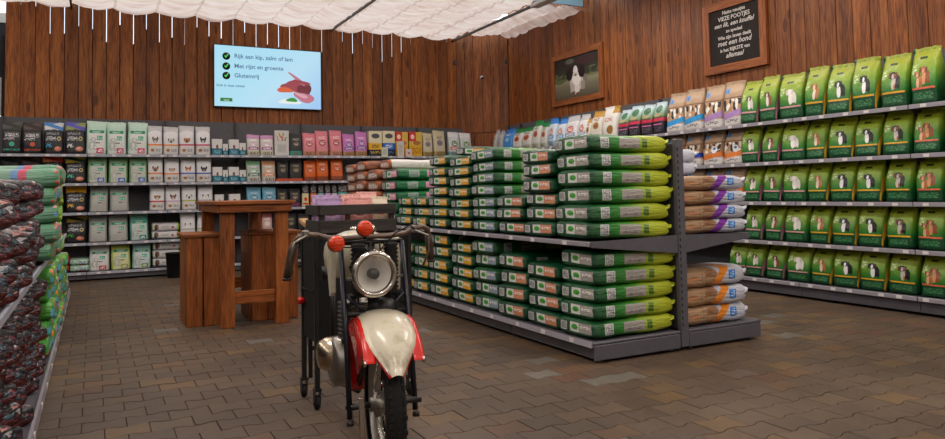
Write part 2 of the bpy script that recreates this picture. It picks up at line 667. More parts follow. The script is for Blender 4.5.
# ceiling: pleated shade cloths hanging from wires between dark rails
ZC = 4.35
RAILX = (-4.6, -.33, 3.9, 6.42)


def cloth(xa, xb, ya, yb, seed, nx, step=.045, bunch=False):
    b = MB()
    ny = int((yb - ya) / step)
    vs = []
    for j in range(ny + 1):
        y = ya + (yb - ya) * j / ny
        for i in range(nx + 1):
            u = i / nx
            x = xa + (xb - xa) * u
            sw = .5 - .5 * math.cos(2 * PI * (u * (xb - xa) / .62))           # quilting between wires
            z = ZC + .03 - .075 * abs(math.sin(PI * u * (xb - xa) / .62 + .5 * noise.noise(Vector((x, y * .6, seed))))) ** .7
            z += .014 * math.sin(y * 2 * PI / .34 + 2.2 * noise.noise(Vector((x * .9, y * .35, seed)))) 
            z += .03 * noise.noise(Vector((x * 2.2, y * 6, seed))) + .012 * noise.noise(Vector((x * 9, y * 14, seed)))
            if bunch:
                z += .03 * math.sin(x * 17 + 4 * noise.noise(Vector((x, y * 2, 3)))) + .02 * u
            vs.append((x, y, z))
    fs = [(j * (nx + 1) + i, (j + 1) * (nx + 1) + i, (j + 1) * (nx + 1) + i + 1, j * (nx + 1) + i + 1) for j in range(ny) for i in range(nx)]
    b.add(vs, fs, 0, True)
    return b


ceiling = struct(cloth(RAILX[0] - 1, RAILX[0] - .03, -4, YB - .02, 1.0, 12).obj('ceiling', M['cloth']))
for k in range(3):
    cloth(RAILX[k] + .01, RAILX[k + 1] - .01, 1.5, YB - .015, 2.0 + k, 80).obj('shade_cloth', M['cloth'], ceiling)
    cloth(RAILX[k] + .03, RAILX[k + 1] - .03, -4, 1.5, 2.0 + k, 24, .09).obj('shade_cloth', M['cloth'], ceiling)
cloth(RAILX[3] + .03, XR + .02, 9.95, 12.36, 7.0, 26, .045, True).obj('bunched_shade_cloth', M['cloth'], ceiling)
cloth(RAILX[3] + .03, XR + .02, -4, 8.9, 8.0, 14, .09).obj('shade_cloth', M['cloth'], ceiling)
for k, x in enumerate(RAILX):
    b = MB()
    b.box((x, 4.5, ZC - .05), (.03, 17.1, .04))
    b.obj('rail', M['black'], ceiling)
# skylight frame over the open gap at the right
sk = MB()
for yy in (8.9, 9.95):
    sk.box(((RAILX[3] + XR) / 2, yy, ZC + .1), (XR - RAILX[3], .05, .14))
struct(sk.obj('trim_skylight', flat('skylight_frame', '#8fb4c4', .4)))

# baseboard-like kick at the back wall is the shelving plinth itself

# fill lamps added below the cloth, all out of view, housings made up
lamp_me = None
for k, (x, y) in enumerate(FILL_SPOTS):
    t = thing('fill_lamp', 'added unseen linear fill lamp, %s from the front in %s line from left' %
              (ORD[k % 5], ORD[k // 5]), 'lamp', (x, y, 4.1), 0, 'added fill lamps under the ceiling')
    MB().box((0, 0, .03), (.16, 1.3, .05), bev=.01).obj('housing', M['white'], t)
    for s in (-1, 1): MB().tube([(0, s * .5, .05), (0, s * .5, .24)], .004, 6).obj('cable', M['black'], t)
    ld = bpy.data.lights.new('lamp', 'AREA')
    ld.shape = 'RECTANGLE'
    ld.size, ld.size_y = .14, 1.25
    ld.energy = FILL_POWER
    ld.color = (1, .94, .87)
    lo = bpy.data.objects.new('fill_light', ld)
    COL.objects.link(lo)
    lo.parent = t
    lo.location = (0, 0, -.002)

# ------------------------------------------------------------------ bag meshes
def bag_standing(seed, lean=.05):
    b = MB()
    n = 20
    zs = [0, .02, .06, .15, .28, .42, .56, .68, .79, .87, .93, .955, 1.0]
    dp = [.86, .95, 1, 1.03, 1.03, .99, .9, .76, .56, .36, .14, .075, .06]
    wp_ = [.95, .985, 1, 1, .99, .985, .98, .98, .985, .99, 1, 1, 1]
    vs = []
    for z, d, w_ in zip(zs, dp, wp_):
        pw_ = .45 + .5 * max(0, (z - .5) * 1.6) ** 1.2
        for k in range(n):
            a = 2 * PI * (k + .5) / n
            ca, sa = math.cos(a), math.sin(a)
            x = .5 * w_ * math.copysign(abs(ca) ** (.42 if z < .9 else .6), ca)
            y = .5 * d * math.copysign(abs(sa) ** pw_, sa)
            nz = noise.noise(Vector((x * 3 + seed, y * 2, z * 4)))
            fade = 1 if 0.02 < z < .95 else .2
            x *= 1 + .045 * nz * fade
            y = y * (1 + .16 * nz * fade) + lean * z + .07 * noise.noise(Vector((x * 2.5, seed * 3, z * 3))) * min(1, z * 2)
            zz = z + (.018 * math.sin(x * 7 + seed * 5) + .03 * x * math.sin(seed * 9)) * max(0, z - .7) * 2.5
            vs.append((x, y, zz))
    fs = [(i * n + k, i * n + (k + 1) % n, (i + 1) * n + (k + 1) % n, (i + 1) * n + k) for i in range(len(zs) - 1) for k in range(n)]
    b.add(vs, fs, 0, True)
    b.add(vs[:n], [list(range(n))[::-1]])
    b.add(vs[-n:], [list(range(n))])
    return b, vs[-2 * n:]


def bag_lying(seed, tail=True):
    b = MB()
    n = 20
    xs = [-.5, -.495, -.475, -.43, -.33, -.2, -.06, .08, .2, .3, .38, .44, .485, .5]
    th = [.62, .86, .97, 1.03, 1.05, 1.03, 1.02, 1.03, 1.03, 1.03, 1.01, .97, .9, .72]
    wd = [.86, .94, .985, 1, 1, 1, .99, 1, 1, 1, .99, .97, .97, .98]
    vs = []
    for x, h, w_ in zip(xs, th, wd):
        if not tail: h = max(h, .5) if x > 0 else h
        for k in range(n):
            a = 2 * PI * (k + .5) / n
            ca, sa = math.cos(a), math.sin(a)
            y = .5 * w_ * math.copysign(abs(ca) ** .4, ca)
            z = .5 * h * math.copysign(abs(sa) ** .42, sa)
            nz = noise.noise(Vector((x * 5 + seed, y * 3, z * 2)))
            n2 = noise.noise(Vector((x * 12, y * 2 + seed * 2, z * 3)))
            y *= 1 + .035 * nz
            z = z * (1 + .16 * nz + .07 * n2)
            zc = .5 + (.10 * math.sin(seed * 3)) * max(0, x - .3) * 4
            vs.append((x + .012 * nz, y, max(0.0, z + zc)))
    m_ = len(xs)
    fs = [(i * n + k, (i + 1) * n + k, (i + 1) * n + (k + 1) % n, i * n + (k + 1) % n) for i in range(m_ - 1) for k in range(n)]
    for i in range(m_ - 1):
        b.add([], [])
    o = len(b.v)
    b.v += vs
    for q, f in enumerate(fs):
        i = q // n
        b.f.append([o + z for z in f]); b.mi.append(1 if i < 2 else 0); b.sm.append(True)
    b.f.append([o + k for k in range(n)]); b.mi.append(1); b.sm.append(True)
    b.f.append([o + (m_ - 1) * n + k for k in range(n)][::-1]); b.mi.append(0); b.sm.append(False)
    return b


STAND = [bag_standing(s, l) for s, l in ((1.3, .04), (4.7, .1), (8.2, .0), (12.9, .07))]
LIE = [bag_lying(s) for s in (2.1, 6.4, 9.9, 15.5, 21.0)]
CACHE = {}


def uv_stand(v, p): return (v.x + .5, v.z)


def uv_lie(v, p):
    if p.material_index == 1: return (.5 - v.y, v.z)
    return (v.x + .5, v.z)


def uv_lie_top(v, p):
    if p.material_index == 1: return (.5 - v.y, v.z)
    return (v.x + .5, v.y + .5)


def get_mesh(kind, var, mats):
    key = (kind, var, tuple(q.name for q in mats))
    if key in CACHE: return CACHE[key]
    if kind == 'stand': me = STAND[var][0].mesh('bag', mats, uvf=uv_stand)
    elif kind == 'lie': me = LIE[var].mesh('sack', mats, uvf=uv_lie)
    elif kind == 'lietop': me = LIE[var].mesh('sack', mats, uvf=uv_lie_top)
    elif kind == 'box':
        b = MB().box((0, 0, .5), (1, 1, 1), bev=.02)
        me = b.mesh('carton', mats, uvf=uv_stand)
    elif kind == 'seal':        # the crimped strip along a bag's top
        b = MB()
        n = 14
        vs = []
        for i in range(n + 1):
            x = -.5 + i / n
            yy = .02 * math.sin(i * 1.9 + var)
            zt_ = 1.0 + .012 * math.sin(i * 1.3 + var * 2)
            for y, z in ((-.045, .925), (-.045, zt_), (.045, zt_), (.045, .925)):
                vs.append((x * 1.012, y + yy + STAND[var][2] if False else y + yy, z))
        fs = []
        for i in range(n):
            for k in range(4):
                fs.append((i * 4 + k, (i + 1) * 4 + k, (i + 1) * 4 + (k + 1) % 4, i * 4 + (k + 1) % 4))
        fs += [[0, 1, 2, 3], [n * 4 + 3, n * 4 + 2, n * 4 + 1, n * 4]]
        b.add(vs, fs, 0, True)
        me = b.mesh('top_seal', mats, uvf=uv_stand)
    elif kind == 'endseal':     # the folded tail strip of a lying sack
        b = MB()
        n = 8
        vs = []
        for i in range(n + 1):
            y = -.5 + i / n
            dz = .05 * math.sin(i * 1.4 + var)
            for x, z in ((.485, .46), (.485, .58), (.525, .80 + dz), (.525, .62 + dz)):
                vs.append((x, y, z + dz * .4))
        fs = []
        for i in range(n):
            for k in range(4):
                fs.append((i * 4 + k, (i + 1) * 4 + k, (i + 1) * 4 + (k + 1) % 4, i * 4 + (k + 1) % 4))
        fs += [[0, 1, 2, 3], [n * 4 + 3, n * 4 + 2, n * 4 + 1, n * 4]]
        fs = [list(f)[::-1] for f in fs]
        b.add(vs, fs, 0, True)
        me = b.mesh('folded_end', mats, uvf=uv_lie)
    CACHE[key] = me
    return me


brng = random.Random(5)


def bag(label, cat, group, mat, loc, dims, rotz=0, seal=True, kind='stand', name='pet_food_bag', var=None):
    v = brng.randrange(4) if var is None else var
    o = link(name, get_mesh(kind, v if kind == 'stand' else 0, [mat]), None, loc, rotz + brng.uniform(-.04, .04), dims)
    if kind == 'stand': o.rotation_euler.x, o.rotation_euler.y = brng.uniform(-.03, .01), brng.uniform(-.02, .02)
    tag(o, label, cat, group)
    if seal and kind == 'stand':
        lean = (.04, .1, .0, .07)[v]
        c = link('top_seal', get_mesh('seal', v, [mat]), o)
        c.location = (0, lean, 0)
    return o


def sack(label, group, mats, loc, dims, rotz=0, seal=True, kind='lie', name='food_sack', tilt=0, jitter=.02):
    v = brng.randrange(5)
    o = link(name, get_mesh(kind, v, mats), None, loc, None, dims)
    o.rotation_euler = (tilt + brng.uniform(-.02, .02), brng.uniform(-.015, .02), rotz + brng.uniform(-jitter, jitter) * 1.6)
    tag(o, label, 'sack', group)
    if seal: link('folded_end', get_mesh('endseal', v, [mats[0]]), o)
    return o


# ------------------------------------------------------------------ printed bag materials
def dog_full(cu, cv, body, head, chest, s=1.0, ear=None):
    """a sitting or standing dog as flat print"""
    ear = ear or head
    return [('e', cu + .03 * s, cv - .03, .12 * s, .10 * s, body), ('e', cu - .01 * s, cv - .1, .03 * s, .06 * s, chest), ('e', cu - .04 * s, cv - .06, .06 * s, .10 * s, chest),
            ('e', cu + .12 * s, cv - .09, .035 * s, .07 * s, body), ('e', cu - .07 * s, cv + .09, .10 * s, .055 * s, head),
            ('e', cu - .16 * s, cv + .09, .03 * s, .05 * s, ear), ('e', cu + .02 * s, cv + .09, .03 * s, .05 * s, ear),
            ('e', cu - .07 * s, cv + .075, .035 * s, .04 * s, chest)]


def dog_face(cu, cv, head, ear, muzzle, up=True):
    dv = .075 if up else .03
    return [('e', cu - .16, cv + dv, .055, .06, ear), ('e', cu + .16, cv + dv, .055, .06, ear), ('e', cu, cv, .17, .085, head),
            ('e', cu, cv - .03, .075, .045, muzzle), ('e', cu, cv - .018, .03, .014, '#1a1515'),
            ('e', cu - .075, cv + .03, .022, .012, '#1a1515'), ('e', cu + .075, cv + .03, .022, .012, '#1a1515')]


GREENBASE = ('v', [(0, '#0c3a20'), (.2, '#124f28'), (.33, '#2a7a2c'), (.5, '#62962c'), (.68, '#8caa2b'), (.85, '#a0ab2c'), (1, '#8f9a28')])
DOGS = [  # body, head, chest, ear, stripe, words
    ('#d8cfc6', '#5b3424', '#ece6df', '#4a281b', '#d99a9c', 'small white and brown dog'),
    ('#8a4a2c', '#6b3420', '#e8ded2', '#4a2415', '#d99a9c', 'brown and white dog'),
    ('#e4dfd8', '#e9e4dd', '#f3efe9', '#cfc7bd', '#d99a9c', 'fluffy white dog'),
    ('#b5713a', '#c07f45', '#e7d5bb', '#8f5226', '#e3a92a', 'tan dog'),
    ('#17161a', '#1c1b1f', '#f0efee', '#131216', '#e3a92a', 'black and white dog head-on'),
    ('#1d1c20', '#141317', '#f4f2f0', '#0f0e11', '#e3a92a', 'black and white dog trotting'),
    ('#161416', '#1a1718', '#c8beb2', '#6b3418', '#e3a92a', 'large black and tan dog'),
    ('#8e4a26', '#a35a30', '#d3925c', '#6b3218', '#e0694a', 'two brown puppies'),
]


def green_mat(i):
    body, head, chest, ear, stripe, _ = DOGS[i]
    sh = [('r', .08, .0, .92, .27, '#104526'), ('n', .16, .08, .86, .2, '#4d8a5b', 26), ('r', .1, .25, .93, .285, stripe),
          ('r', .36, .79, .62, .835, '#1d3a1a'), ('n', .14, .52, .3, .7, '#d7e7b8', 22)]
    sh += dog_full(.6, .5, body, head, chest, 1.28 if i in (2, 4, 5, 6) else 1.15, ear)
    if i == 7: sh += dog_full(.38, .43, '#b3683a', '#c0754a', '#e2b187', .85, '#7b3f20')
    if i == 6: sh += [('e', .56, .6, .045, .02, '#a4632f'), ('e', .6, .37, .03, .05, '#a4632f')]
    sh += [('r', -.1, -.1, .085, 1.1, '#0e4a2b')]
    if i in (0, 1): sh += [('d', 1.0, .5, 9, .16, '#a56a7c')]
    if i in (3, 4, 5): sh += [('d', 1.0, .5, 9, .18, '#bd9022')]
    return printed('green_bag_print_' + 'abcdefgh'[i], GREENBASE, sh, .3, .45)


GM = [green_mat(i) for i in range(8)]


def kraft_mat(nm, band):
    sh = [('r', -.1, .62, 1.1, .64, '#6a4a35'), ('r', .1, .73, .34, .85, '#4d87c9'), ('n', .1, .73, .34, .85, '#7aa8dc', 14),
          ('p', .06, .34, .94, .6, ['#efe9e2', '#2b2624', '#b88a5e', '#f4efe8', '#6a4530', '#c29a72', '#3b302b'], 8),
          ('r', -.1, -.1, 1.1, .2, '#d6d0cb'), ('d', .5, .25, .12, .065, band), ('n', .2, .08, .8, .15, '#6d6a72', 20)]
    if band == '#dd7a2e': sh += [('e', .68, .42, .15, .1, '#e7ecf2'), ('e', .68, .45, .07, .04, '#4a6fb0')]
    return printed(nm, ('v', [(0, '#bb9d80'), (.6, '#b08c6c'), (.8, '#c4a88c'), (1, '#a88a6c')]), sh, .6, .6)


KR = {k: kraft_mat('kraft_bag_' + k, c) for k, c in (('blue', '#2c9bdc'), ('purple', '#b58cc8'), ('orange', '#dd7a2e'), ('navy', '#1d3fae'))}


def mint_mat(nm, base, block, trim='#cfe8d8', panel='#dfe3df'):
    sh = [('r', .1, .0, .9, .6, panel), ('e', .5, .6, .4, .16, panel), ('n', .12, .12, .5, .5, '#b5bcb6', 9), ('r', .14, .64, .86, .73, '#0f8a5f'), ('e', .5, .69, .2, .05, '#12a06f'), ('n', .3, .655, .7, .7, '#c9ead9', 26),
          ('r', .52, .43, .78, .56, '#17a078'), ('n', .55, .45, .75, .54, '#bfe9da', 20), ('r', .45, .33, .66, .36, '#3b3b3b')]
    if block: sh += [('r', .5, .03, .86, .19, block), ('n', .55, .06, .8, .15, '#ffffff', 22)]
    return printed(nm, ('v', [(0, base), (.8, base), (1, trim)]), sh, .4, .5)


def white_dog_mat(nm, line, head, ear, muz, up):
    sh = [('r', -.1, .78, 1.1, 1.1, '#c9c9cc'), ('n', .2, .79, .8, .83, '#7b7b80', 24), ('e', .5, .72, .48, .13, '#e6e6e8')]
    sh += dog_face(.5, .5, head, ear, muz, up)
    sh += [('r', -.1, -.1, 1.1, .33, '#d5d2d0'), ('r', -.1, .32, 1.1, .375, line), ('e', .3, .16, .13, .055, '#a5713a'), ('n', .5, .1, .85, .22, '#7b7d8a', 18)]
    return printed(nm, '#dfdfe2', sh, .4, .3)


def dark_mat(nm, top, mount, accent, meat=True, base='#17181b'):
    sh = [('d', .2, .84, .16, .07, mount), ('d', .8, .82, -.2, .06, top), ('r', -.1, -.1, 1.1, .72, base),
          ('n', .12, .6, .75, .68, '#9aa0a6', 20), ('n', .1, .42, .62, .55, '#b9bcc0', 14)]
    if meat: sh += [('e', .76, .48, .1, .07, '#c9b66a'), ('e', .76, .48, .055, .04, '#3a3a34'), ('e', .7, .16, .19, .075, '#c9755a'), ('e', .66, .18, .1, .04, '#e2a48c'), ('n', .1, .2, .4, .32, accent, 12)]
    else: sh += [('r', .14, .5, .86, .68, '#3c3d40'), ('n', .16, .52, .84, .64, '#d0d0d2', 16), ('e', .5, .3, .13, .07, accent), ('r', .1, .1, .9, .16, accent), ('n', .1, .1, .9, .16, '#1a1a1a', 20)]
    return printed(nm, ('v', [(0, base), (.74, base), (.8, mount), (1, top)]), sh, .35, .4)


def pouch(nm, base, top, logo, band, low, txt='#ffffff'):
    sh = [('r', -.1, .8, 1.1, 1.1, top), ('n', .25, .68, .75, .78, txt, 18), ('e', .5, .52, .26, .12, logo), ('n', .32, .46, .68, .58, txt, 14)]
    if band: sh += [('r', .1, .27, .9, .4, band), ('n', .2, .29, .8, .38, txt, 22)]
    if low: sh += [('r', -.1, -.1, 1.1, .2, low), ('n', .2, .03, .85, .16, '#6b5138', 10)]
    return printed(nm, base, sh, .42, .45)


T = {}
# name: (shape, material, depth, look, category, object name)
T['darkg'] = ('stand', dark_mat('dark_bag_green', '#2a2d2a', '#4b4f4a', '#3fb59a', False), .2, 'charcoal dog food bag with teal emblem', 'pet_food_bag')
T['darkr'] = ('stand', dark_mat('dark_bag_red', '#332420', '#544a46', '#d2553c', False), .2, 'charcoal dog food bag with red emblem', 'pet_food_bag')
T['blue'] = ('stand', dark_mat('dark_bag_blue_sky', '#4f87c6', '#d5dcE0', '#2f9fd0'), .2, 'black dog food bag with blue sky top', 'pet_food_bag')
T['violet'] = ('stand', dark_mat('dark_bag_violet', '#5a58b8', '#8f9a55', '#d6d6d6'), .2, 'black dog food bag with violet hills', 'pet_food_bag')
T['redsky'] = ('stand', dark_mat('dark_bag_red_sky', '#b23a22', '#d98a5a', '#d9d4d0'), .2, 'black dog food bag with red sky', 'pet_food_bag')
T['teals'] = ('stand', dark_mat('dark_bag_teal', '#2d4d44', '#c9b43c', '#2fc0a0'), .2, 'black dog food bag with yellow and teal print', 'pet_food_bag')
T['amber'] = ('stand', dark_mat('dark_bag_amber', '#d59a25', '#e2a92c', '#e0b030'), .2, 'black dog food bag with amber top', 'pet_food_bag')
T['olive'] = ('stand', dark_mat('dark_bag_olive', '#3a3a34', '#b59a4a', '#3fa33a'), .2, 'black dog food bag with gold and green print', 'pet_food_bag')
T['mintp'] = ('stand', mint_mat('mint_bag_pink', '#b7dcc9', '#cf2f5f'), .2, 'mint green bag with pink corner block', 'pet_food_bag')
T['mintb'] = ('stand', mint_mat('mint_bag_blue', '#8fb98a', '#2c63c0', '#6fa35c', '#ccd0c4'), .2, 'green bag with blue corner block', 'pet_food_bag')
T['gmint'] = ('stand', mint_mat('grey_mint_bag', '#9aa29c', None, '#8b8f8a', '#b9b6b0'), .2, 'grey bag with green banner', 'pet_food_bag')
T['tmint'] = ('stand', mint_mat('teal_bag', '#63b09f', '#2f8f86', '#86bba8', '#c6d4cd'), .2, 'teal bag with green banner', 'pet_food_bag')
T['wred'] = ('stand', mint_mat('white_green_bag', '#cdd3cf', '#c8242c', '#d9d0d2', '#e0dedc'), .2, 'white bag with green banner and red block', 'pet_food_bag')
T['lime'] = ('stand', mint_mat('lime_bag', '#b5c95a', '#a3a61e', '#c6d86a', '#d9dba6'), .2, 'lime green bag with olive block', 'pet_food_bag')
T['aqua'] = ('stand', mint_mat('aqua_bag', '#a5d0cc', '#6f9a1e', '#a5d3cf', '#ccd9d9'), .2, 'aqua bag with green corner block', 'pet_food_bag')
for k, ln_, hd, er, mz, up, wd in (
        ('wd0', '#ef8a2a', '#7a7067', '#3b3532', '#e3ddd6', True, 'white bag with grey terrier face and orange line'),
        ('wd1', '#e88a30', '#cfc8c0', '#4a3b33', '#5b4a40', False, 'white bag with pale puppy face and orange line'),
        ('wd2', '#c83a5a', '#b57438', '#9a5c28', '#5a3620', False, 'white bag with round brown dog face'),
        ('wd3', '#c83a6a', '#2a2728', '#1c1a1b', '#d9d4cf', True, 'white bag with black terrier face'),
        ('wd4', '#e8862a', '#a5764a', '#6b4a30', '#4a3426', True, 'white bag with brown terrier face'),
        ('wd5', '#e8862a', '#b59a80', '#8a6a50', '#d9c8b5', False, 'white bag with fawn puppy face'),
        ('wd6', '#2c5ac0', '#b5602c', '#8a4420', '#efe6dc', True, 'white bag with red dog face and blue line'),
        ('wd7', '#2c4fb0', '#2b292c', '#1a191b', '#8a8480', True, 'white bag with black bulldog face and blue line'),
        ('wd8', '#c8303a', '#a5703a', '#6b3f1f', '#e3d5c4', False, 'white bag with tan hound face and red line'),
        ('wd9', '#c9a5c8', '#7a4a35', '#5a2f20', '#d9c8bc', True, 'white bag with butterfly-eared brown face'),
        ('wd10', '#a9b83a', '#e3e0dc', '#5b5755', '#3b3836', False, 'white bag with pale dog face and green line'),
        ('wd11', '#b5b0b0', '#e9e6e2', '#1f1d1e', '#f0eeea', False, 'white bag with black-eared dog face')):
    T[k] = ('stand', white_dog_mat('white_bag_' + 'abcdefghijklmnop'[int(k[2:])], ln_, hd, er, mz, up), .14, wd, 'pet_food_bag')
_bx = printed('small_carton_print', '#dcdcda', [('r', -.1, -.1, 1.1, .42, '#1f6f86'), ('e', .5, .52, .12, .14, '#8a4a33'), ('n', .2, .1, .8, .3, '#8fc0cc', 12)], .5, .05)
T['bx'] = ('box', _bx, .12, 'small white and teal carton', 'snack_carton')
T['bxs'] = ('box', _bx, .1, 'tiny white and teal carton', 'snack_carton')
T['lilac'] = ('stand', pouch('lilac_pouch', '#d3cfc6', '#c995bf', '#d3b0c8', '#a31f86', '#c8c4b0'), .12, 'lilac and cream snack pouch', 'snack_pouch')
T['minty'] = ('stand', pouch('mint_pouch', '#b5c0b5', '#7fb58a', '#8fbfa0', '#2f5a3f', '#c8c8c0'), .12, 'mint green snack pouch', 'snack_pouch')
T['peach'] = ('stand', pouch('peach_pouch', '#c8bba8', '#d59a70', '#d9b08a', '#e0762a', '#c8c4bc'), .12, 'peach and grey snack pouch', 'snack_pouch')
T['card'] = ('box', printed('display_card', '#d5d3d0', [('p', .15, .58, .85, .9, ['#d5d3d0', '#7fa07a', '#c8807a', '#e5d9b0', '#d5d3d0'], 9), ('n', .2, .12, .8, .45, '#a5a3a0', 24)], .5, 0), .05, 'tall white illustrated display carton', 'display_card')
T['blk'] = ('stand', pouch('black_pouch', '#26282c', '#1b1c1f', '#3f3f3c', None, '#1f9a86', '#b5a98a'), .12, 'black snack pouch with teal base', 'snack_pouch')
T['blkp'] = ('stand', pouch('black_plain_pouch', '#232427', '#1b1c1f', '#4a4236', None, '#2a2a2c', '#b5a070'), .12, 'black snack pouch with gold lettering', 'snack_pouch')
T['blkm'] = ('stand', pouch('black_magenta_pouch', '#26252a', '#1b1c1f', '#4a4040', None, '#7a2a6a', '#b5a070'), .12, 'black snack pouch with magenta base', 'snack_pouch')
T['pink'] = ('stand', pouch('pink_pouch', '#e08a94', '#d97a88', '#b53a48', None, '#c98a70', '#f3dcd8'), .14, 'salmon pink snack pouch', 'snack_pouch')
T['orch'] = ('stand', pouch('orchid_pouch', '#c97ac0', '#bf70b8', '#8a5aa5', '#6a4a9a', '#b58a5a', '#f0dcf0'), .14, 'orchid purple snack pouch', 'snack_pouch')
T['yblk'] = ('box', printed('yellow_box_print', '#e3dcb8', [('r', -.1, -.1, 1.1, .28, '#22262e'), ('r', -.1, .26, 1.1, .52, '#e8b21e'), ('e', .5, .8, .32, .1, '#4a4f52'), ('n', .2, .32, .8, .46, '#6b4a10', 16), ('n', .1, .1, .9, .2, '#c8a83a', 10)], .5, .1), .14, 'cream carton with yellow band', 'snack_carton')
T['bblk'] = ('box', printed('blue_box_print', '#e3dcb8', [('r', -.1, -.1, 1.1, .28, '#1c2130'), ('r', -.1, .26, 1.1, .52, '#1c66c8'), ('e', .5, .8, .32, .1, '#4a4f52'), ('n', .2, .32, .8, .46, '#e0e8f5', 16), ('n', .1, .1, .9, .2, '#3f6fb5', 10)], .5, .1), .14, 'cream carton with blue band', 'snack_carton')
T['ry'] = ('box', printed('red_yellow_print', '#d9b54a', [('r', -.1, .62, .52, 1.1, '#cf2a22'), ('e', .26, .8, .15, .1, '#f0d9c0'), ('r', -.1, -.1, 1.1, .45, '#dba818'), ('e', .6, .55, .3, .09, '#b0703a'), ('n', .1, .1, .9, .35, '#b5731a', 10)], .5, .1), .14, 'yellow carton with red corner', 'snack_carton')
T['beig'] = ('stand', pouch('beige_pouch', '#cabfa2', '#c4b896', '#8a7f95', None, '#a5925a', '#6b6152'), .14, 'beige snack bag with grey print', 'snack_pouch')
T['wgr'] = ('stand', pouch('white_red_pouch', '#c3cbc8', '#e0e0e0', '#4f7a3f', '#d2402c', '#6f9aa0', '#e8e8e8'), .16, 'white bag with meadow and red band', 'snack_pouch')
T['wgp'] = ('stand', pouch('white_pink_pouch', '#c3cbc8', '#e0e0e0', '#5f8a3f', '#d83a8a', '#6f9aa0', '#e8e8e8'), .16, 'white bag with meadow and pink band', 'snack_pouch')
T['oran'] = ('stand', pouch('orange_pouch', '#dd661c', '#d85f18', '#c23f1c', None, '#9a3f18', '#f0cfa8'), .14, 'bright orange snack pouch', 'snack_pouch')
T['sky'] = ('stand', pouch('sky_pouch', '#6fb0cc', '#7ab8d0', '#3f7f9a', None, '#8ac0d0', '#d5e8f0'), .14, 'light blue snack pouch', 'snack_pouch')
T['pinkw'] = ('stand', pouch('pink_white_pouch', '#c9a5a0', '#a5605f', '#d9c8c0', None, '#b58a85', '#f0e5e0'), .14, 'pink patterned snack bag', 'snack_pouch')
for k, c1, c2, wd in (('hy', '#dcd3a8', '#d83a1c', 'yellow'), ('ho', '#e06a22', '#e8e0d0', 'orange'), ('ht', '#7fc0c4', '#d5e5e8', 'pale blue'), ('hl', '#c9a5cf', '#e0d0e5', 'lilac'), ('hr', '#c9c5c8', '#c83a4a', 'grey and red'), ('hg', '#3fb0a5', '#1c4a4a', 'turquoise')):
    T[k] = ('stand', printed('hanging_pack_' + wd.replace(' ', '_'), c1, [('r', -.1, .58, 1.1, 1.1, '#1c1b1e'), ('n', .1, .62, .9, .96, '#8a8584', 8), ('e', .5, .32, .24, .09, c2), ('r', .1, .08, .9, .16, c2)], .4, .3), .07, 'narrow black snack pack with %s label' % wd, 'snack_pack')


def back_item(px0, px1, pyt, tier, key, where, dy=0.0):
    zs = (.1385, .5803, 1.0435, 1.4899, 1.9341)[tier] + .004
    kind, mat, dep, look, nm = T[key]
    yf = 12.60 + dy
    a = wp(px0, pyt, Y=yf)
    c = wp(px1, pyt, Y=yf)
    h = (a.z + c.z) / 2 - zs
    wd = (c.x - a.x) * .97
    return (look, nm, mat, kind, ((a.x + c.x) / 2, yf + dep / 2, zs), (wd, dep, h), where)


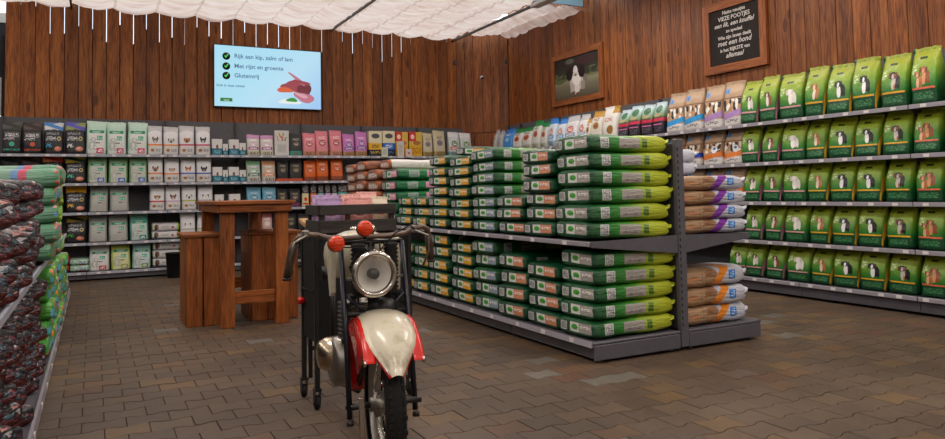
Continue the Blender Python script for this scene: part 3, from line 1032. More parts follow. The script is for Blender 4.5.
TIERW = ['bottom', 'second-lowest', 'middle', 'second-highest', 'top']
BACK = {
    4: [(1, 22, 121, 'darkg'), (22, 43, 122, 'darkr'), (43.5, 64, 122, 'blue'), (65, 86, 122, 'violet'), (86, 107, 121, 'mintp'), (107, 127, 122, 'mintp'), (127.5, 148, 122, 'mintp'),
        (148, 163, 126, 'wd0'), (163.5, 179, 127, 'wd1'), (179.5, 195, 126, 'wd2'), (196, 211, 126.5, 'wd3'), (212, 222.5, 139, 'bx'), (223, 228, 144, 'bxs'), (229, 239, 139.5, 'bx'),
        (239.5, 246, 143, 'bxs'), (247, 260, 134.5, 'lilac'), (260.5, 274, 135, 'lilac'), (274.5, 289, 130.5, 'card'), (289.5, 302.5, 133.5, 'blk'), (303, 316, 133, 'pink'), (316, 329, 131, 'pink'),
        (330, 342.5, 130.5, 'pink'), (343, 355, 134, 'orch'), (355.5, 367.5, 131.5, 'orch'), (369, 382, 131, 'yblk'), (382.5, 395, 131, 'bblk'), (395.5, 408, 132, 'ry'), (409, 422, 132, 'ry'),
        (423, 433, 133, 'beig'), (434, 446, 130.5, 'beig')],
    3: [(0, 20.5, 157, 'darkg'), (21, 41.5, 157, 'darkr'), (42, 63.5, 155, 'redsky'), (65, 86.5, 156, 'teals'), (87.5, 107.5, 156, 'mintb'), (108.5, 128, 156, 'mintb'), (129, 147.5, 156, 'mintb'),
        (148, 163.5, 156.5, 'wd4'), (164.5, 180, 158, 'wd5'), (180.5, 196, 157, 'wd6'), (196.5, 212, 157, 'wd7'), (212.5, 222.5, 167, 'bx'), (223, 228, 170, 'bxs'), (228.5, 239, 167, 'bx'),
        (239.5, 246, 170, 'bxs'), (246.5, 261, 161, 'minty'), (262, 276, 161, 'peach'), (277, 289, 160, 'blkp'), (289.5, 302.5, 160, 'blkp'), (304, 316.5, 160.5, 'oran'), (316.5, 329, 158, 'oran'), (331, 343.5, 157.5, 'oran')],
    2: [(43, 63.5, 186, 'darkr'), (65, 87, 186, 'amber'), (89, 108.5, 186, 'gmint'), (109.5, 129.5, 186, 'gmint'), (149.5, 165, 185, 'wd8'), (165.5, 181, 185, 'wd9'), (182, 197, 184, 'wd10'), (198, 213.5, 184, 'wd11'),
        (215, 224, 194.5, 'bx'), (229, 240.5, 194, 'bx'), (247, 262, 187.5, 'sky'), (262.5, 276.5, 187.5, 'sky'), (277, 288.5, 189, 'blkp'), (289.5, 301, 189, 'blkm'),
        (302, 309, 184, 'hy'), (310.5, 317, 184, 'ho'), (318, 324, 184, 'ht'), (325, 331, 184, 'hl'), (332, 337.5, 184, 'hr'), (338, 348, 183, 'hg'), (349, 355, 183, 'hg'), (356.5, 364, 183, 'hg')],
    1: [(65, 87, 216, 'olive'), (88.5, 107.5, 216, 'gmint'), (108.5, 128.5, 215.5, 'gmint'), (130, 149, 214, 'tmint'), (180.5, 196, 212.5, 'wd11'), (197, 212, 212.5, 'wd10'), (250, 262, 213.5, 'pinkw'), (262.5, 273, 213.5, 'pinkw'),
        (286, 297, 214, 'blkp'), (298, 309, 214, 'blkp')],
    0: [(89, 110, 245, 'wred'), (111, 131, 242.5, 'lime'), (132, 151, 243, 'aqua')],
}
for tier, items in BACK.items():
    for i, (a, c, pyt, key) in enumerate(items):
        look, nm, mat, kind, loc, dims, _ = back_item(a, c, pyt, tier, key, '')
        lab = '%s, %s from left on the %s back wall shelf' % (look, ORD[i], TIERW[tier])
        if len(lab.split()) > 16: lab = '%s, %s from left, %s back wall shelf' % (look, ORD[i], TIERW[tier])
        cat = {'pet_food_bag': 'bag', 'snack_pouch': 'pouch', 'snack_carton': 'carton', 'snack_pack': 'pouch', 'display_card': 'carton'}[nm]
        big = (c - a) > 14 and kind == 'stand'
        bag(lab, cat, 'pet food on the %s back wall shelf' % TIERW[tier], mat, loc, dims, 0, seal=big, kind=kind, name=nm)
# orange counter tray under the two black pouches
a, c = wp(276.5, 181, Y=12.55), wp(303, 181, Y=12.55)
b = MB()
zt3 = 1.494
b.box(((a.x + c.x) / 2, 12.56, zt3 + .022), (c.x - a.x, .006, .04))
b.box(((a.x + c.x) / 2, 12.66, zt3 + .002), (c.x - a.x, .2, .003))
b.box((a.x, 12.66, zt3 + .022), (.006, .2, .04))
b.box((c.x, 12.66, zt3 + .022), (.006, .2, .04))
tag(b.obj('display_tray', flat('orange_card', '#c8481c', .5)), 'shallow orange card tray under two black snack pouches', 'tray')

# lying stacks on the back wall shelves
def lie_mats(nm, end, side): return [side, end]


wl_end = printed('white_sack_end', '#d5d3d3', [('r', .1, .2, .32, .8, '#5a3a30'), ('n', .4, .3, .9, .7, '#8a4a4a', 12)], .4, .4)
wl_side = printed('white_sack_side', '#d2d0d1', [('e', .14, .5, .06, .38, '#4a322b'), ('e', .2, .55, .04, .3, '#7b5a48'), ('r', .32, .42, .62, .6, '#a8b0a0'), ('r', .72, .35, .8, .6, '#b0343a'), ('r', .93, -.1, 1.1, 1.1, '#9ac03a')], .4, .4)
bl_side = printed('black_sack_side', '#1f1f22', [('n', .35, .3, .7, .7, '#8a8a8e', 14), ('r', .94, -.1, 1.1, 1.1, '#b52a22')], .35, .5)
ml_side = printed('mint_sack_side', '#9fc4ac', [('r', .42, .3, .8, .62, '#4f7fb8'), ('n', .2, .2, .9, .8, '#d5e5d9', 8), ('r', .5, .0, .85, .22, '#c03a4a')], .4, .5)


def flat_stack(px0, px1, tier, n, top, side, look, where):
    zs = (.1385, .5803, 1.0435, 1.4899, 1.9341)[tier] + .004
    a, c = wp(px0, 0, Y=12.6), wp(px1, 0, Y=12.6)
    # px columns at shelf height
    a, c = wp(px0, top, Y=12.6), wp(px1, top, Y=12.6)
    th = ((a.z + c.z) / 2 - zs) / n
    for k in range(n):
        sack('%s lying %s from the bottom of its stack, %s' % (look, ORD[k], where), 'sacks lying on the back wall shelves', [side, side],
             ((a.x + c.x) / 2, 12.83, zs + k * th), (c.x - a.x, .42, th * 1.0), 0, kind='lie')


flat_stack(152, 179, 1, 2, 223, wl_side, 'white dog food sack', 'second-lowest back wall shelf')
flat_stack(153, 181, 0, 3, 241.5, wl_side, 'white dog food sack', 'bottom back wall shelf')
flat_stack(41, 69, 0, 2, 257, bl_side, 'black dog food sack', 'bottom back wall shelf')
flat_stack(70, 89, 0, 2, 258.5, ml_side, 'mint green sack', 'bottom back wall shelf')


# ------------------------------------------------------------------ shelving
def price_tags(parent, pts, rotz, size=(.055, .004, .03)):
    key = ('tag', size)
    if key not in CACHE: CACHE[key] = MB().box((0, 0, 0), size).mesh('price_tag', M['tag'])
    for p in pts:
        link('price_tag', CACHE[key], parent, p, rotz)


def bay(label, group, origin, rotz, wdt, zl, depth, htop, tagn, railmat, hole=True):
    """a wall shelving bay; local x along the run, front at y = 0, back at y = depth"""
    t = thing('shelving_bay', label, 'shelving', origin, rotz, group)
    b = MB()
    b.box((wdt / 2, depth - .01, (htop + .02) / 2), (wdt - .004, .02, htop - .02))
    b.obj('back_panel', M['backpanel'], t)
    up = MB()
    up.box((0, depth - .04, htop / 2), (.035, .05, htop - .02))
    upo = up.obj('upright', M['shelf_dark'], t)
    s = MB()
    n = int(htop / .05)
    for k in range(n): s.box((0, depth - .067, .1 + k * .05), (.008, .006, .025))
    s.obj('slots', M['slot'], upo)['kind'] = 'stuff'
    for i, z in enumerate(zl):
        d = depth - .07
        b = MB()
        b.box((wdt / 2, .012 + d / 2, z - .018), (wdt - .012, d, .03), bev=.003)
        sh = b.obj('base_shelf' if i == 0 else 'shelf', M['shelf_dark'], t)
        r = MB()
        r.box((wdt / 2, .004, z - .02), (wdt - .01, .012, .042), bev=.003)
        ro = r.obj('price_rail', railmat, sh)
        price_tags(ro, [(wdt * (k + .5) / tagn + random.uniform(-.05, .05), -.004, z - .02) for k in range(tagn)], 0)
        if i:
            for x in (.012, wdt - .012):
                q = MB()
                q.prism([(0.03, z - .035), (d, z - .035), (d, z - .12), (.05, z - .05)], x - .003, x + .003, 'x')
                q.obj('bracket', M['shelf_dark'], sh)
    k = MB()
    k.box((wdt / 2, .05, (zl[0] - .03) / 2 + .012), (wdt - .006, .02, zl[0] - .06), bev=.003)
    k.obj('plinth', M['shelf'], t)
    return t


ZL = [.1385, .5803, 1.0435, 1.4899, 1.9341]
xs = [-2.35, -1.22, -.085, 1.05, 2.18, 3.33, 4.47, 5.61, 6.62]
for i in range(len(xs) - 1):
    bay('grey wall shelving bay with five tiers, %s from left along back wall' % ORD[i], 'back wall shelving bays', (xs[i], 12.5, 0), 0,
        xs[i + 1] - xs[i], ZL, .55, 2.53, 5, M['rail'])
ZR = [.177, .617, 1.07, 1.53, 2.0]
ys = [12.42, 11.95, 10.65, 9.35, 8.05, 6.75, 5.45, 4.155, 2.85]
for i in range(len(ys) - 1):
    bay('grey wall shelving bay with five tiers, %s from the far end, right wall' % ORD[i], 'right wall shelving bays', (6.9, ys[i], 0), -PI / 2,
        ys[i] - ys[i + 1], ZR, .5, 2.56, 5, M['rail2'])

# ------------------------------------------------------------------ right wall stock
cols = [(742, 760), (762, 780.5), (782, 806), (806.5, 828), (829, 855), (855.5, 882), (884, 913), (915, 944)]
yc = [(wp(a, 170, X=6.95).y, wp(c, 170, X=6.95).y) for a, c in cols]
hts = [.43, .43, .455, .455, .54]
TR = ['bottom', 'second-lowest', 'middle', 'second-highest', 'top']
for tier in range(5):
    for i, (a, c) in enumerate(yc):
        wd = (a - c) * .97
        h = hts[tier] + brng.uniform(-.01, .01)
        if tier == 4: h = .53 + .02 * (i % 2) - (.015 if i < 3 else 0)
        if tier < 4: h = (.405, .425, .425, .435)[tier] + brng.uniform(-.008, .008)
        bag('lime and green bag with %s, %s shelf of right wall' % (DOGS[i][5], TR[tier]), 'bag', 'green dog food bags on the right wall',
            GM[i], (6.96 + .12, (a + c) / 2 + .04, ZR[tier] + .004), (wd * 1.01, .23, h), -PI / 2, name='pet_food_bag')
    # the half bag cut by the frame's edge
    bag('lime and green bag nearest the camera, %s shelf of right wall' % TR[tier], 'bag', 'green dog food bags on the right wall', GM[7],
        (7.08, yc[-1][1] - .16, ZR[tier] + .004), (.29, .23, .42), -PI / 2, name='pet_food_bag')
if True:
    a = yc[0][0]
    bag('lime and green bag with small dog, leftmost on bottom right wall shelf', 'bag', 'green dog food bags on the right wall', GM[0],
        (7.08, a + .16, ZR[0] + .004), (.27, .23, .41), -PI / 2, name='pet_food_bag')
silver = pouch('silver_pouch', '#b9b9b8', '#a9a9a9', '#8a9a8a', None, '#9f9f9d', '#e0e0e0')
bluew = pouch('blue_white_pouch', '#cfdbe6', '#2f7fd0', '#c87a5a', '#3a9ad0', '#9ab8cf', '#f0f0f0')
blue = pouch('blue_pouch', '#3f8fd5', '#2c78c8', '#5aa5e0', None, '#3f86c5', '#e0ecf5')
greenw = pouch('green_white_pouch', '#d3d3cb', '#15803f', '#c8503c', None, '#b9c0b0', '#3f5a45')
whites = pouch('white_silver_pouch', '#dcdcdc', '#bdbdbf', '#d0604a', '#8aa0b8', '#b0b0b2', '#f0f0f0')
gold = pouch('gold_pouch', '#d9d3c8', '#b88a34', '#a87a30', None, '#b5a070', '#8a3a2a')
wgold = printed('white_gold_print', '#e0dcd4', [('e', .6, .3, .22, .13, '#9a6f2a'), ('r', .66, .78, 1.1, 1.1, '#b5862c'), ('n', .2, .55, .7, .66, '#c0503c', 10)], .4, .4)
blkpk = printed('black_pink_print', ('v', [(0, '#1e1a22'), (.5, '#2a2430'), (.56, '#6f8a5a'), (.75, '#9cc0b0'), (1, '#c4d6e2')]),
                [('e', .5, .78, .3, .12, '#3f7050'), ('e', .45, .6, .35, .05, '#b5a878'), ('r', .0, .4, 1.0, .5, '#c8284a'), ('r', .1, .28, .9, .32, '#c86a9a'), ('n', .15, .08, .85, .24, '#5f5a66', 14)], .35, .3)
RTOP = [(478, 490, 2.43, silver, 'silver grey snack bag'), (490, 500, 2.4, silver, 'silver grey snack bag'), (500.5, 509.5, 2.41, blue, 'bright blue snack bag'),
        (510, 519, 2.38, greenw, 'white bag with dark green top'), (519.5, 529, 2.385, greenw, 'white bag with dark green top'), (529.5, 537.5, 2.47, greenw, 'tall white bag with dark green top'),
        (538, 545, 2.42, greenw, 'white bag with dark green top'), (545.5, 553.5, 2.46, bluew, 'white bag with blue top'), (554, 562, 2.43, bluew, 'white bag with blue top'),
        (562.5, 574.5, 2.45, whites, 'white and silver bag'), (575, 584, 2.44, whites, 'white and silver bag'), (584.5, 588, 2.36, gold, 'small gold and white bag'), (588, 599.5, 2.45, gold, 'gold topped white bag'),
        (600, 615, 2.49, wgold, 'white bag with gold emblem'), (615.5, 626, 2.4, blkpk, 'black bag with landscape and pink band'), (626, 638, 2.43, blkpk, 'black bag with landscape and pink band'),
        (639, 650.5, 2.42, blkpk, 'black bag with landscape and pink band'), (651, 662, 2.43, blkpk, 'black bag with landscape and pink band'), (664, 681.5, 2.51, KR['blue'], 'kraft bag with blue band'),
        (682, 700, 2.52, KR['blue'], 'kraft bag with blue band'), (701, 720.5, 2.52, KR['purple'], 'kraft bag with lilac band'), (721, 741, 2.53, KR['purple'], 'kraft bag with lilac band')]
for i, (a, c, zt_, mat, look) in enumerate(RTOP):
    ya, yc_ = wp(a, 120, X=6.97).y, wp(c, 120, X=6.97).y
    if ya > 12.2: ya = 12.25
    xo = 7.08
    bag('%s, %s from left on top right wall shelf' % (look, ORD[i]), 'bag', 'bags on the top right wall shelf', mat,
        (xo, (ya + yc_) / 2, 2.004), (max(.12, (ya - yc_) * .97), .2, zt_ - 2.004 + .03), -PI / 2, seal=(c - a) > 14, name='pet_food_bag')
for tier, lst in ((3, [(664, 681, KR['navy'], 'kraft bag with navy band'), (682, 699, KR['navy'], 'kraft bag with navy band'), (700, 720.5, KR['orange'], 'kraft bag with orange band'), (721, 741, KR['orange'], 'kraft bag with orange band')]),
                  (2, [(682, 699, KR['orange'], 'kraft bag with orange band'), (700, 720, KR['orange'], 'kraft bag with orange band'), (721, 741, KR['orange'], 'kraft bag with orange band')])):
    for i, (a, c, mat, look) in enumerate(lst):
        ya, yc_ = wp(a, 150, X=6.97).y, wp(c, 150, X=6.97).y
        bag('%s, %s from left on the %s right wall shelf' % (look, ORD[i], TR[tier]), 'bag', 'kraft bags on the right wall', mat,
            (7.08, (ya + yc_) / 2, ZR[tier] + .004), ((ya - yc_) * .97, .2, .45), -PI / 2, name='pet_food_bag')

# two white bags at the far end of the back wall's top shelf, price cards hanging from its rail
for i, (a, c, key) in enumerate(((449, 460.5, 'wgr'), (461, 472.5, 'wgp'))):
    look, nm, mat, kind, loc, dims, _ = back_item(a, c, 132 + i, 4, key, '')
    loc = (loc[0], loc[1], loc[2])
    bag('%s at the right end of top back wall shelf' % look, 'pouch', 'bags at the end of the top back shelf', mat, loc, dims, 0, seal=True, name=nm)
for a, c, t0, b0, col, look in ((382, 388.5, 147, 157, '#c9cfb9', 'small pale green price card'), (398, 404.5, 141, 158, '#cfc9c8', 'tall white price card'), (406.5, 412.5, 149, 157, '#d8c8c6', 'small white price card with red mark')):
    p0, p1 = wp(a, t0, Y=12.42), wp(c, b0, Y=12.42)
    b = MB().box(((p0.x + p1.x) / 2, 12.45, (p0.z + p1.z) / 2), (p1.x - p0.x, .006, p0.z - p1.z))
    b.box(((p0.x + p1.x) / 2, 12.47, min(p0.z - .02, 1.925)), (.02, .04, .01))
    mt = printed(look.replace(' ', '_'), col, [('e', .5, .5, .2, .12, '#b53a3a')] if 'red' in look else [('n', .2, .2, .8, .8, '#a5a09c', 10)], .5, 0)
    tag(b.obj('price_card', mt, uvf=lambda v, p, p0=p0, p1=p1: ((v.x - p0.x) / (p1.x - p0.x), (v.z - p1.z) / (p0.z - p1.z))), look + ' hanging from the top back wall shelf', 'price card')

# ------------------------------------------------------------------ the island gondola
GX0, GXC, GX1, GY0, GY1 = 3.17, 4.035, 4.87, 4.22, 10.3
g = thing('island_shelving', 'long dark grey double-sided shelving unit loaded with green sacks in mid floor', 'shelving', (0, 0, 0))
secs = [GY0 + .02 + (GY1 - GY0) * k / 5 for k in range(6)]
for side, xa, xb in (('left', GX0, GXC - .04), ('right', GXC + .04, GX1)):
    sgn = -1 if side == 'left' else 1
    for k in range(5):
        ya, yb = secs[k], secs[k + 1]
        b = MB().box(((xa + xb) / 2, (ya + yb) / 2, .137), (xb - xa - .004, yb - ya - .006, .024), bev=.003)
        sh = b.obj('base_shelf', M['shelf'], g)
        xf = xa if side == 'left' else xb
        # lip: a sloped price rail
        r = MB().prism([(xf + sgn * .002, .152), (xf - sgn * .012, .152), (xf - sgn * .012, .118), (xf + sgn * .014, .115)], ya + .003, yb - .003, 'y')
        ro = r.obj('price_rail', M['rail2'], sh)
        if side == 'left': price_tags(ro, [(xf + sgn * .011, ya + (yb - ya) * f, .134) for f in (.2, .52, .84)], PI / 2)
        p = MB().box((xf - sgn * .045, (ya + yb) / 2, .072), (.02, yb - ya - .006, .095), bev=.004)
        p.obj('plinth', M['shelf'], g)
        # mid shelf
        zx = .872
        xfm = xf if side == 'left' else 4.78
        xc = GXC - .04 if side == 'left' else GXC + .04
        b = MB().box(((xc + xfm) / 2, (ya + yb) / 2, zx - .016), (abs(xfm - xc) - .004, yb - ya - .006, .024), bev=.003)
        sh = b.obj('mid_shelf', M['shelf'], g)
        r = MB().box((xfm + sgn * .002, (ya + yb) / 2, zx - .02), (.014, yb - ya - .006, .036), bev=.004)
        ro = r.obj('price_rail', M['rail2'], sh)
        if side == 'left': price_tags(ro, [(xfm + sgn * .012, ya + (yb - ya) * f, zx - .02) for f in (.25, .62, .9)], PI / 2)
        for y in ((ya - .012, yb + .002) if k == 0 else (yb,)):
            q = MB().prism([(xfm, zx - .002), (xc, zx + .014), (xc, zx - .125), (xfm, zx - .042)][::(1 if side == 'left' else -1)], y, y + .008, 'y')
            q.obj('bracket', M['shelf'], g)
    # near end plinth and feet
    b = MB().box(((xa + xb) / 2, GY0 + .012, .077), (xb - xa - .01, .018, .108), bev=.004)
    b.obj('end_plinth', M['shelf'], g)
    b = MB().box(((xa + xb) / 2, GY0 + .02, .143), (xb - xa + .004, .03, .022), bev=.006)
    b.obj('end_trim', M['shelf'], g)
    for x in ((xa + .1, xb - .06) if side == 'left' else (xa + .06, xb - .08)):
        for y in [s_ + .04 for s_ in secs[:-1]] + [secs[-1] - .05]:
            MB().lathe([(.0, 0.001), (.02, 0.001), (.02, .008), (.008, .012), (.008, .03)], (x, y, 0), n=12).obj('levelling_foot', M['steel'], g)
for k, y in enumerate(secs):
    up = MB().box((GXC, y, .83), (.075, .045, 1.6), bev=.004)
    u = up.obj('upright', M['shelf'], g)
    if k == 0:
        s = MB()
        for i in range(28):
            s.box((GXC - .024, y - .0235, .2 + i * .05), (.009, .003, .026))
        s.obj('slots', M['slot'], u)['kind'] = 'stuff'
for k in range(5):
    MB().box((GXC, (secs[k] + secs[k + 1]) / 2, .88), (.03, secs[k + 1] - secs[k] - .05, 1.44), bev=.003).obj('centre_panel', M['shelf_dark'], g)

# sacks on it
def end_mat(nm, panel, base='#0c3f26'):
    return printed(nm, ('u', [(0, base), (.55, base), (1, '#0e4a2c')]),
                   [('r', .06, .25, .24, .75, '#cfcfcf'), ('n', .08, .3, .22, .7, '#3a3a3a', 30), ('r', .33, .24, .92, .8, panel), ('r', .33, .24, .58, .8, '#d9dbd6'), ('e', .46, .53, .09, .15, '#3f9a2a'),
                    ('n', .62, .5, .9, .66, '#f0ede8', 18)], .33, .5)


END = {'grey': end_mat('sack_end_grey', '#a19c94', '#18532c'), 'orange': end_mat('sack_end_orange', '#d08a68'), 'yellow': end_mat('sack_end_yellow', '#e0a52c'),
       'blue': end_mat('sack_end_blue', '#8b9aa8', '#16502a'), 'pink': end_mat('sack_end_pink', '#e095b0')}
SIDEG = printed('sack_side_green', ('u', [(0, '#18492a'), (.14, '#1f6129'), (.32, '#2c7a2b'), (.5, '#4b8f2a'), (.64, '#8fa92b'), (.8, '#aab62d'), (1, '#b3bc30')]),
                [('r', .13, .2, .235, .82, '#cfd2d0'), ('n', .14, .25, .225, .78, '#4a4a4a', 34), ('r', .37, .22, .63, .8, '#a09a94'), ('n', .39, .3, .6, .45, '#6b6560', 26), ('r', .67, .24, .73, .78, '#6f8f2c'), ('n', .665, .24, .735, .78, '#35521f', 26)], .33, .55)
SIDED = printed('sack_side_dark', ('u', [(0, '#0e4428'), (.3, '#125a30'), (.6, '#1f7030'), (1, '#6fa02c')]),
                [('r', .16, .25, .3, .8, '#c9cbc8'), ('n', .17, .3, .29, .75, '#4a4a4a', 34), ('r', .45, .25, .75, .78, '#8f9a9e')], .33, .55)
SIDEP = printed('sack_side_pink', ('u', [(0, '#0f6038'), (.5, '#13703c'), (.8, '#2f8a34'), (1, '#8cb42c')]),
                [('r', .2, .2, .38, .82, '#a5b5ac'), ('n', .21, .25, .37, .78, '#4f5f56', 34), ('r', .52, .25, .97, .8, '#dd8fb2'), ('n', .56, .4, .9, .6, '#b5608a', 22)], .33, .5)
DESC = {'grey': 'green sack, grey end label', 'orange': 'dark green sack, orange end label', 'yellow': 'dark green sack, yellow end label',
        'blue': 'green sack, blue-grey end label', 'pink': 'green sack, pink side panel', 'brown': 'brown sack, white end print'}
BRE = printed('brown_sack_end', '#7a4a32', [('r', .15, .2, .85, .75, '#a98a78'), ('n', .2, .3, .8, .65, '#e5dedb', 10), ('e', .85, .7, .15, .2, '#c06a3a')], .4, .5)
BRS = printed('brown_sack_side', ('u', [(0, '#8a5236'), (.3, '#7d4a34'), (.55, '#84523c'), (1, '#8f6048')]),
              [('r', .5, .0, .56, 1, '#b5703f'), ('r', .66, .3, .8, .7, '#c5bdb8'), ('n', .68, .35, .79, .65, '#3f5a8a', 16)], .4, .5)
MATS = {'grey': [SIDEG, END['grey']], 'orange': [SIDED, END['orange']], 'yellow': [SIDED, END['yellow']], 'blue': [SIDEG, END['blue']], 'pink': [SIDEP, END['pink']], 'brown': [BRS, BRE]}
COLS = [  # y0, y1, upper kind, upper n, upper top z, lower kind, lower n, lower top z
    (4.27, 4.73, 'grey', 6, 1.655, 'grey', 5, .79), (4.74, 5.21, 'orange', 6, 1.585, 'orange', 4, .66), (5.22, 5.68, 'orange', 3, 1.21, 'orange', 4, .70),
    (5.70, 6.17, 'blue', 7, 1.64, 'blue', 5, .80), (6.18, 6.67, 'yellow', 7, 1.60, 'yellow', 5, .76), (6.69, 7.18, 'yellow', 7, 1.63, 'yellow', 5, .82),
    (7.20, 7.62, 'yellow', 3, 1.20, 'yellow', 4, .68), (7.64, 8.1, 'yellow', 3, 1.20, 'yellow', 4, .68), (8.12, 8.62, 'pink', 5, 1.54, None, 0, 0),
    (8.66, 9.14, 'brown', 5, 1.55, None, 0, 0), (9.17, 9.62, 'brown', 6, 1.69, None, 0, 0), (9.64, 10.08, 'brown', 6, 1.67, None, 0, 0)]
for ci, (ya, yb, ku, nu, zu, kl, nl, zl) in enumerate(COLS):
    for k in range(nu):
        th = (zu - .878) / nu
        L = .755
        z = .878 + k * th
        dx = brng.uniform(-.02, .02)
        sack('%s, %s up, %s stack from near end, upper island' % (DESC[ku], ORD[k], ORD[ci]), 'sacks stacked on the upper island shelf',
             MATS[ku], (3.215 + L / 2 + dx, (ya + yb) / 2, z), (L, (yb - ya) * .99, th * 1.02), 0, tilt=0)
    for k in range(nl):
        th = (zl - .155) / nl
        L = .745
        dx = brng.uniform(-.02, .02)
        sack('%s, %s up, %s stack from near end, lower island' % (DESC[kl], ORD[k], ORD[ci]), 'sacks stacked on the lower island shelf',
             MATS[kl], (3.225 + L / 2 + dx, (ya + yb) / 2, .155 + k * th), (L, (yb - ya) * .99, th * 1.02), 0)
WHS = printed('white_long_sack', '#d6d2cf', [('n', .3, .35, .8, .6, '#b5aca5', 20), ('r', .9, .1, .96, .9, '#b58a6a')], .4, .4)
sack('white sack lying on top of the brown sacks at the island far end', 'odd sacks on the island', [WHS, BRE], (3.8, 8.9, 1.556), (.85, .46, .13), 0)
sack('dark green sack, yellow label sagging askew on the fifth stack', 'odd sacks on the island', MATS['yellow'], (3.64, 6.42, 1.606), (.74, .44, .09), .3, tilt=.04)

# right hand side of the island
def kraft_sack(nm, band):
    side = printed(nm, ('u', [(0, '#a98563'), (.25, '#ab8a69'), (.5, '#957455'), (.53, '#b3b6c2'), (1, '#c8cad4')]),
                   [('r', .27, -.1, .275, 1.1, '#5a3c28'), ('d', .58, .5, 5, .34, band), ('r', .72, .3, .83, .8, '#3a7ac8'), ('n', .74, .36, .81, .75, '#a8cbee', 14), ('n', .04, .35, .2, .55, '#d0763a', 12),
                    ('n', .32, .1, .5, .9, '#8a5f3e', 6)], .5, .7)
    return [side, side]


KP, KO = kraft_sack('kraft_sack_purple', '#7a2a9a'), kraft_sack('kraft_sack_orange', '#e08420')
WB = printed('white_sack_blue_square', '#c5c7d0', [('r', .1, .3, .3, .75, '#3a7ac8'), ('n', .14, .36, .27, .7, '#a8cbee', 14)], .45, .5)
for k in range(4):
    sack('kraft and white sack with purple band, %s up on the island right side' % ORD[k], 'kraft sacks on the island', KP, (4.46, 4.5, .878 + k * .116), (.69, .42, .117), 0)
for k in range(3):
    sack('kraft and white sack with orange band, %s up on the lower right island' % ORD[k], 'kraft sacks on the island', KO, (4.45, 4.5, .155 + k * .147), (.66, .42, .148), 0)
for k in range(6):
    sack('white sack with blue square, %s up behind the purple-banded kraft sacks' % ORD[k], 'white sacks on the island', [WB, WB], (4.44, 5.02, .878 + k * .12), (.66, .46, .121), 0)
for k in range(4):
    sack('white sack with blue square, %s up behind the orange-banded kraft sacks' % ORD[k], 'white sacks on the island', [WB, WB], (4.34, 5.05, .155 + k * .13), (.5, .46, .13), 0)

# ------------------------------------------------------------------ left hand display of dark sacks
LX = -.25
g = thing('aisle_shelving', 'dark grey two-tier shelving heaped with black and mint sacks along left edge', 'shelving', (0, 0, 0))
ls = [2.2, 3.85, 5.5, 7.15, 8.8, 10.45]
for k in range(5):
    ya, yb = ls[k], ls[k + 1]
    sh = MB().box((LX - .45, (ya + yb) / 2, .11), (.88, yb - ya - .006, .024), bev=.003).obj('base_shelf', M['shelf'], g)
    MB().prism([(LX + .0, .14), (LX - .016, .14), (LX - .016, .06), (LX + .0, .06)][::-1], ya + .003, yb - .003, 'y').obj('price_rail', M['rail2'], sh)
    price_tags(sh, [(LX + .003, ya + (yb - ya) * f, .1) for f in (.2, .55, .85)], PI / 2)
    MB().box((LX - .04, (ya + yb) / 2, .035), (.02, yb - ya - .006, .06)).obj('plinth', M['shelf_dark'], g)
    if k < 4:
        sh = MB().box((LX - .43, (ya + yb) / 2, .878), (.84, yb - ya - .006, .024), bev=.003).obj('mid_shelf', M['shelf_dark'], g)
        MB().box((LX - .005, (ya + yb) / 2, .875), (.014, yb - ya - .006, .036), bev=.004).obj('price_rail', M['rail'], sh)
for k, y in enumerate(ls):
    MB().box((LX - .9, y, .8), (.07, .045, 1.6), bev=.004).obj('upright', M['shelf_dark'], g)
for k in range(5):
    MB().box((LX - .9, (ls[k] + ls[k + 1]) / 2, .86), (.03, ls[k + 1] - ls[k] - .05, 1.4)).obj('centre_panel', M['backdark'], g)
PAL = ['#1d171e', '#241c24', '#18151b', '#7a2430', '#1d171e', '#b5b1b5', '#3c5a6c', '#241c24', '#18151b', '#b56a5a', '#18151b', '#2b2430', '#1d171e', '#5a1c28']
DKS = printed('dark_sack_top', '#1d181e', [('p', -.1, -.1, .95, 1.1, PAL, 13), ('n', .02, .3, .3, .7, '#b5afb0', 16)], .32, .6)
DKE = printed('dark_sack_end', '#4c1216', [('r', -.1, .4, 1.1, 1.1, '#1c171e'), ('p', .08, .35, .92, .95, PAL, 9), ('n', .15, .6, .5, .9, '#d8d0d0', 12), ('n', .6, .5, .8, .66, '#6f93a0', 12)], .32, .6)
MNS = printed('mint_sack_top', ('u', [(0, '#4a8560'), (.12, '#6f9f85'), (.5, '#94b3a2'), (1, '#a0b8ab')]), [('d', .12, .5, 4, .12, '#c85a70'), ('d', .17, .5, 4, .09, '#6a94c0'), ('e', .03, .6, .03, .2, '#2f8a3a')], .35, .5)
MNE = printed('mint_sack_end', '#4f8a64', [('p', -.1, .2, 1.1, 1.1, ['#4f8a64', '#6f9f80', '#4f8a64', '#c8503a', '#5f8fc0', '#4f8a64', '#c86a88', '#4a8a3a'], 5)], .35, .5)
LMS = printed('teal_sack_top', ('u', [(0, '#86b83a'), (.14, '#6fa83a'), (.22, '#3f7f7a'), (1, '#47827c')]), [('e', .05, .5, .03, .3, '#3f8fd0')], .35, .5)
LME = printed('lime_sack_end', '#79b030', [('e', .3, .6, .2, .3, '#3f8fd0'), ('d', .5, .5, .5, .1, '#b5d05a')], .35, .5)
GRS = printed('green_sack_top', ('u', [(0, '#5aa83a'), (.3, '#1f8a3a'), (1, '#2f8a4a')]), [('d', .16, .5, 4.0, .16, '#dd7a20'), ('d', .06, .5, 4, .1, '#a79ac8')], .3, .6)
GRE = printed('green_sack_end', '#3f9a3a', [('p', -.1, -.1, 1.1, 1.1, ['#3f9a3a', '#2f8a3a', '#3f9a3a', '#e08424', '#a79ad0', '#b9d040', '#5ab0b8'], 3)], .3, .5)


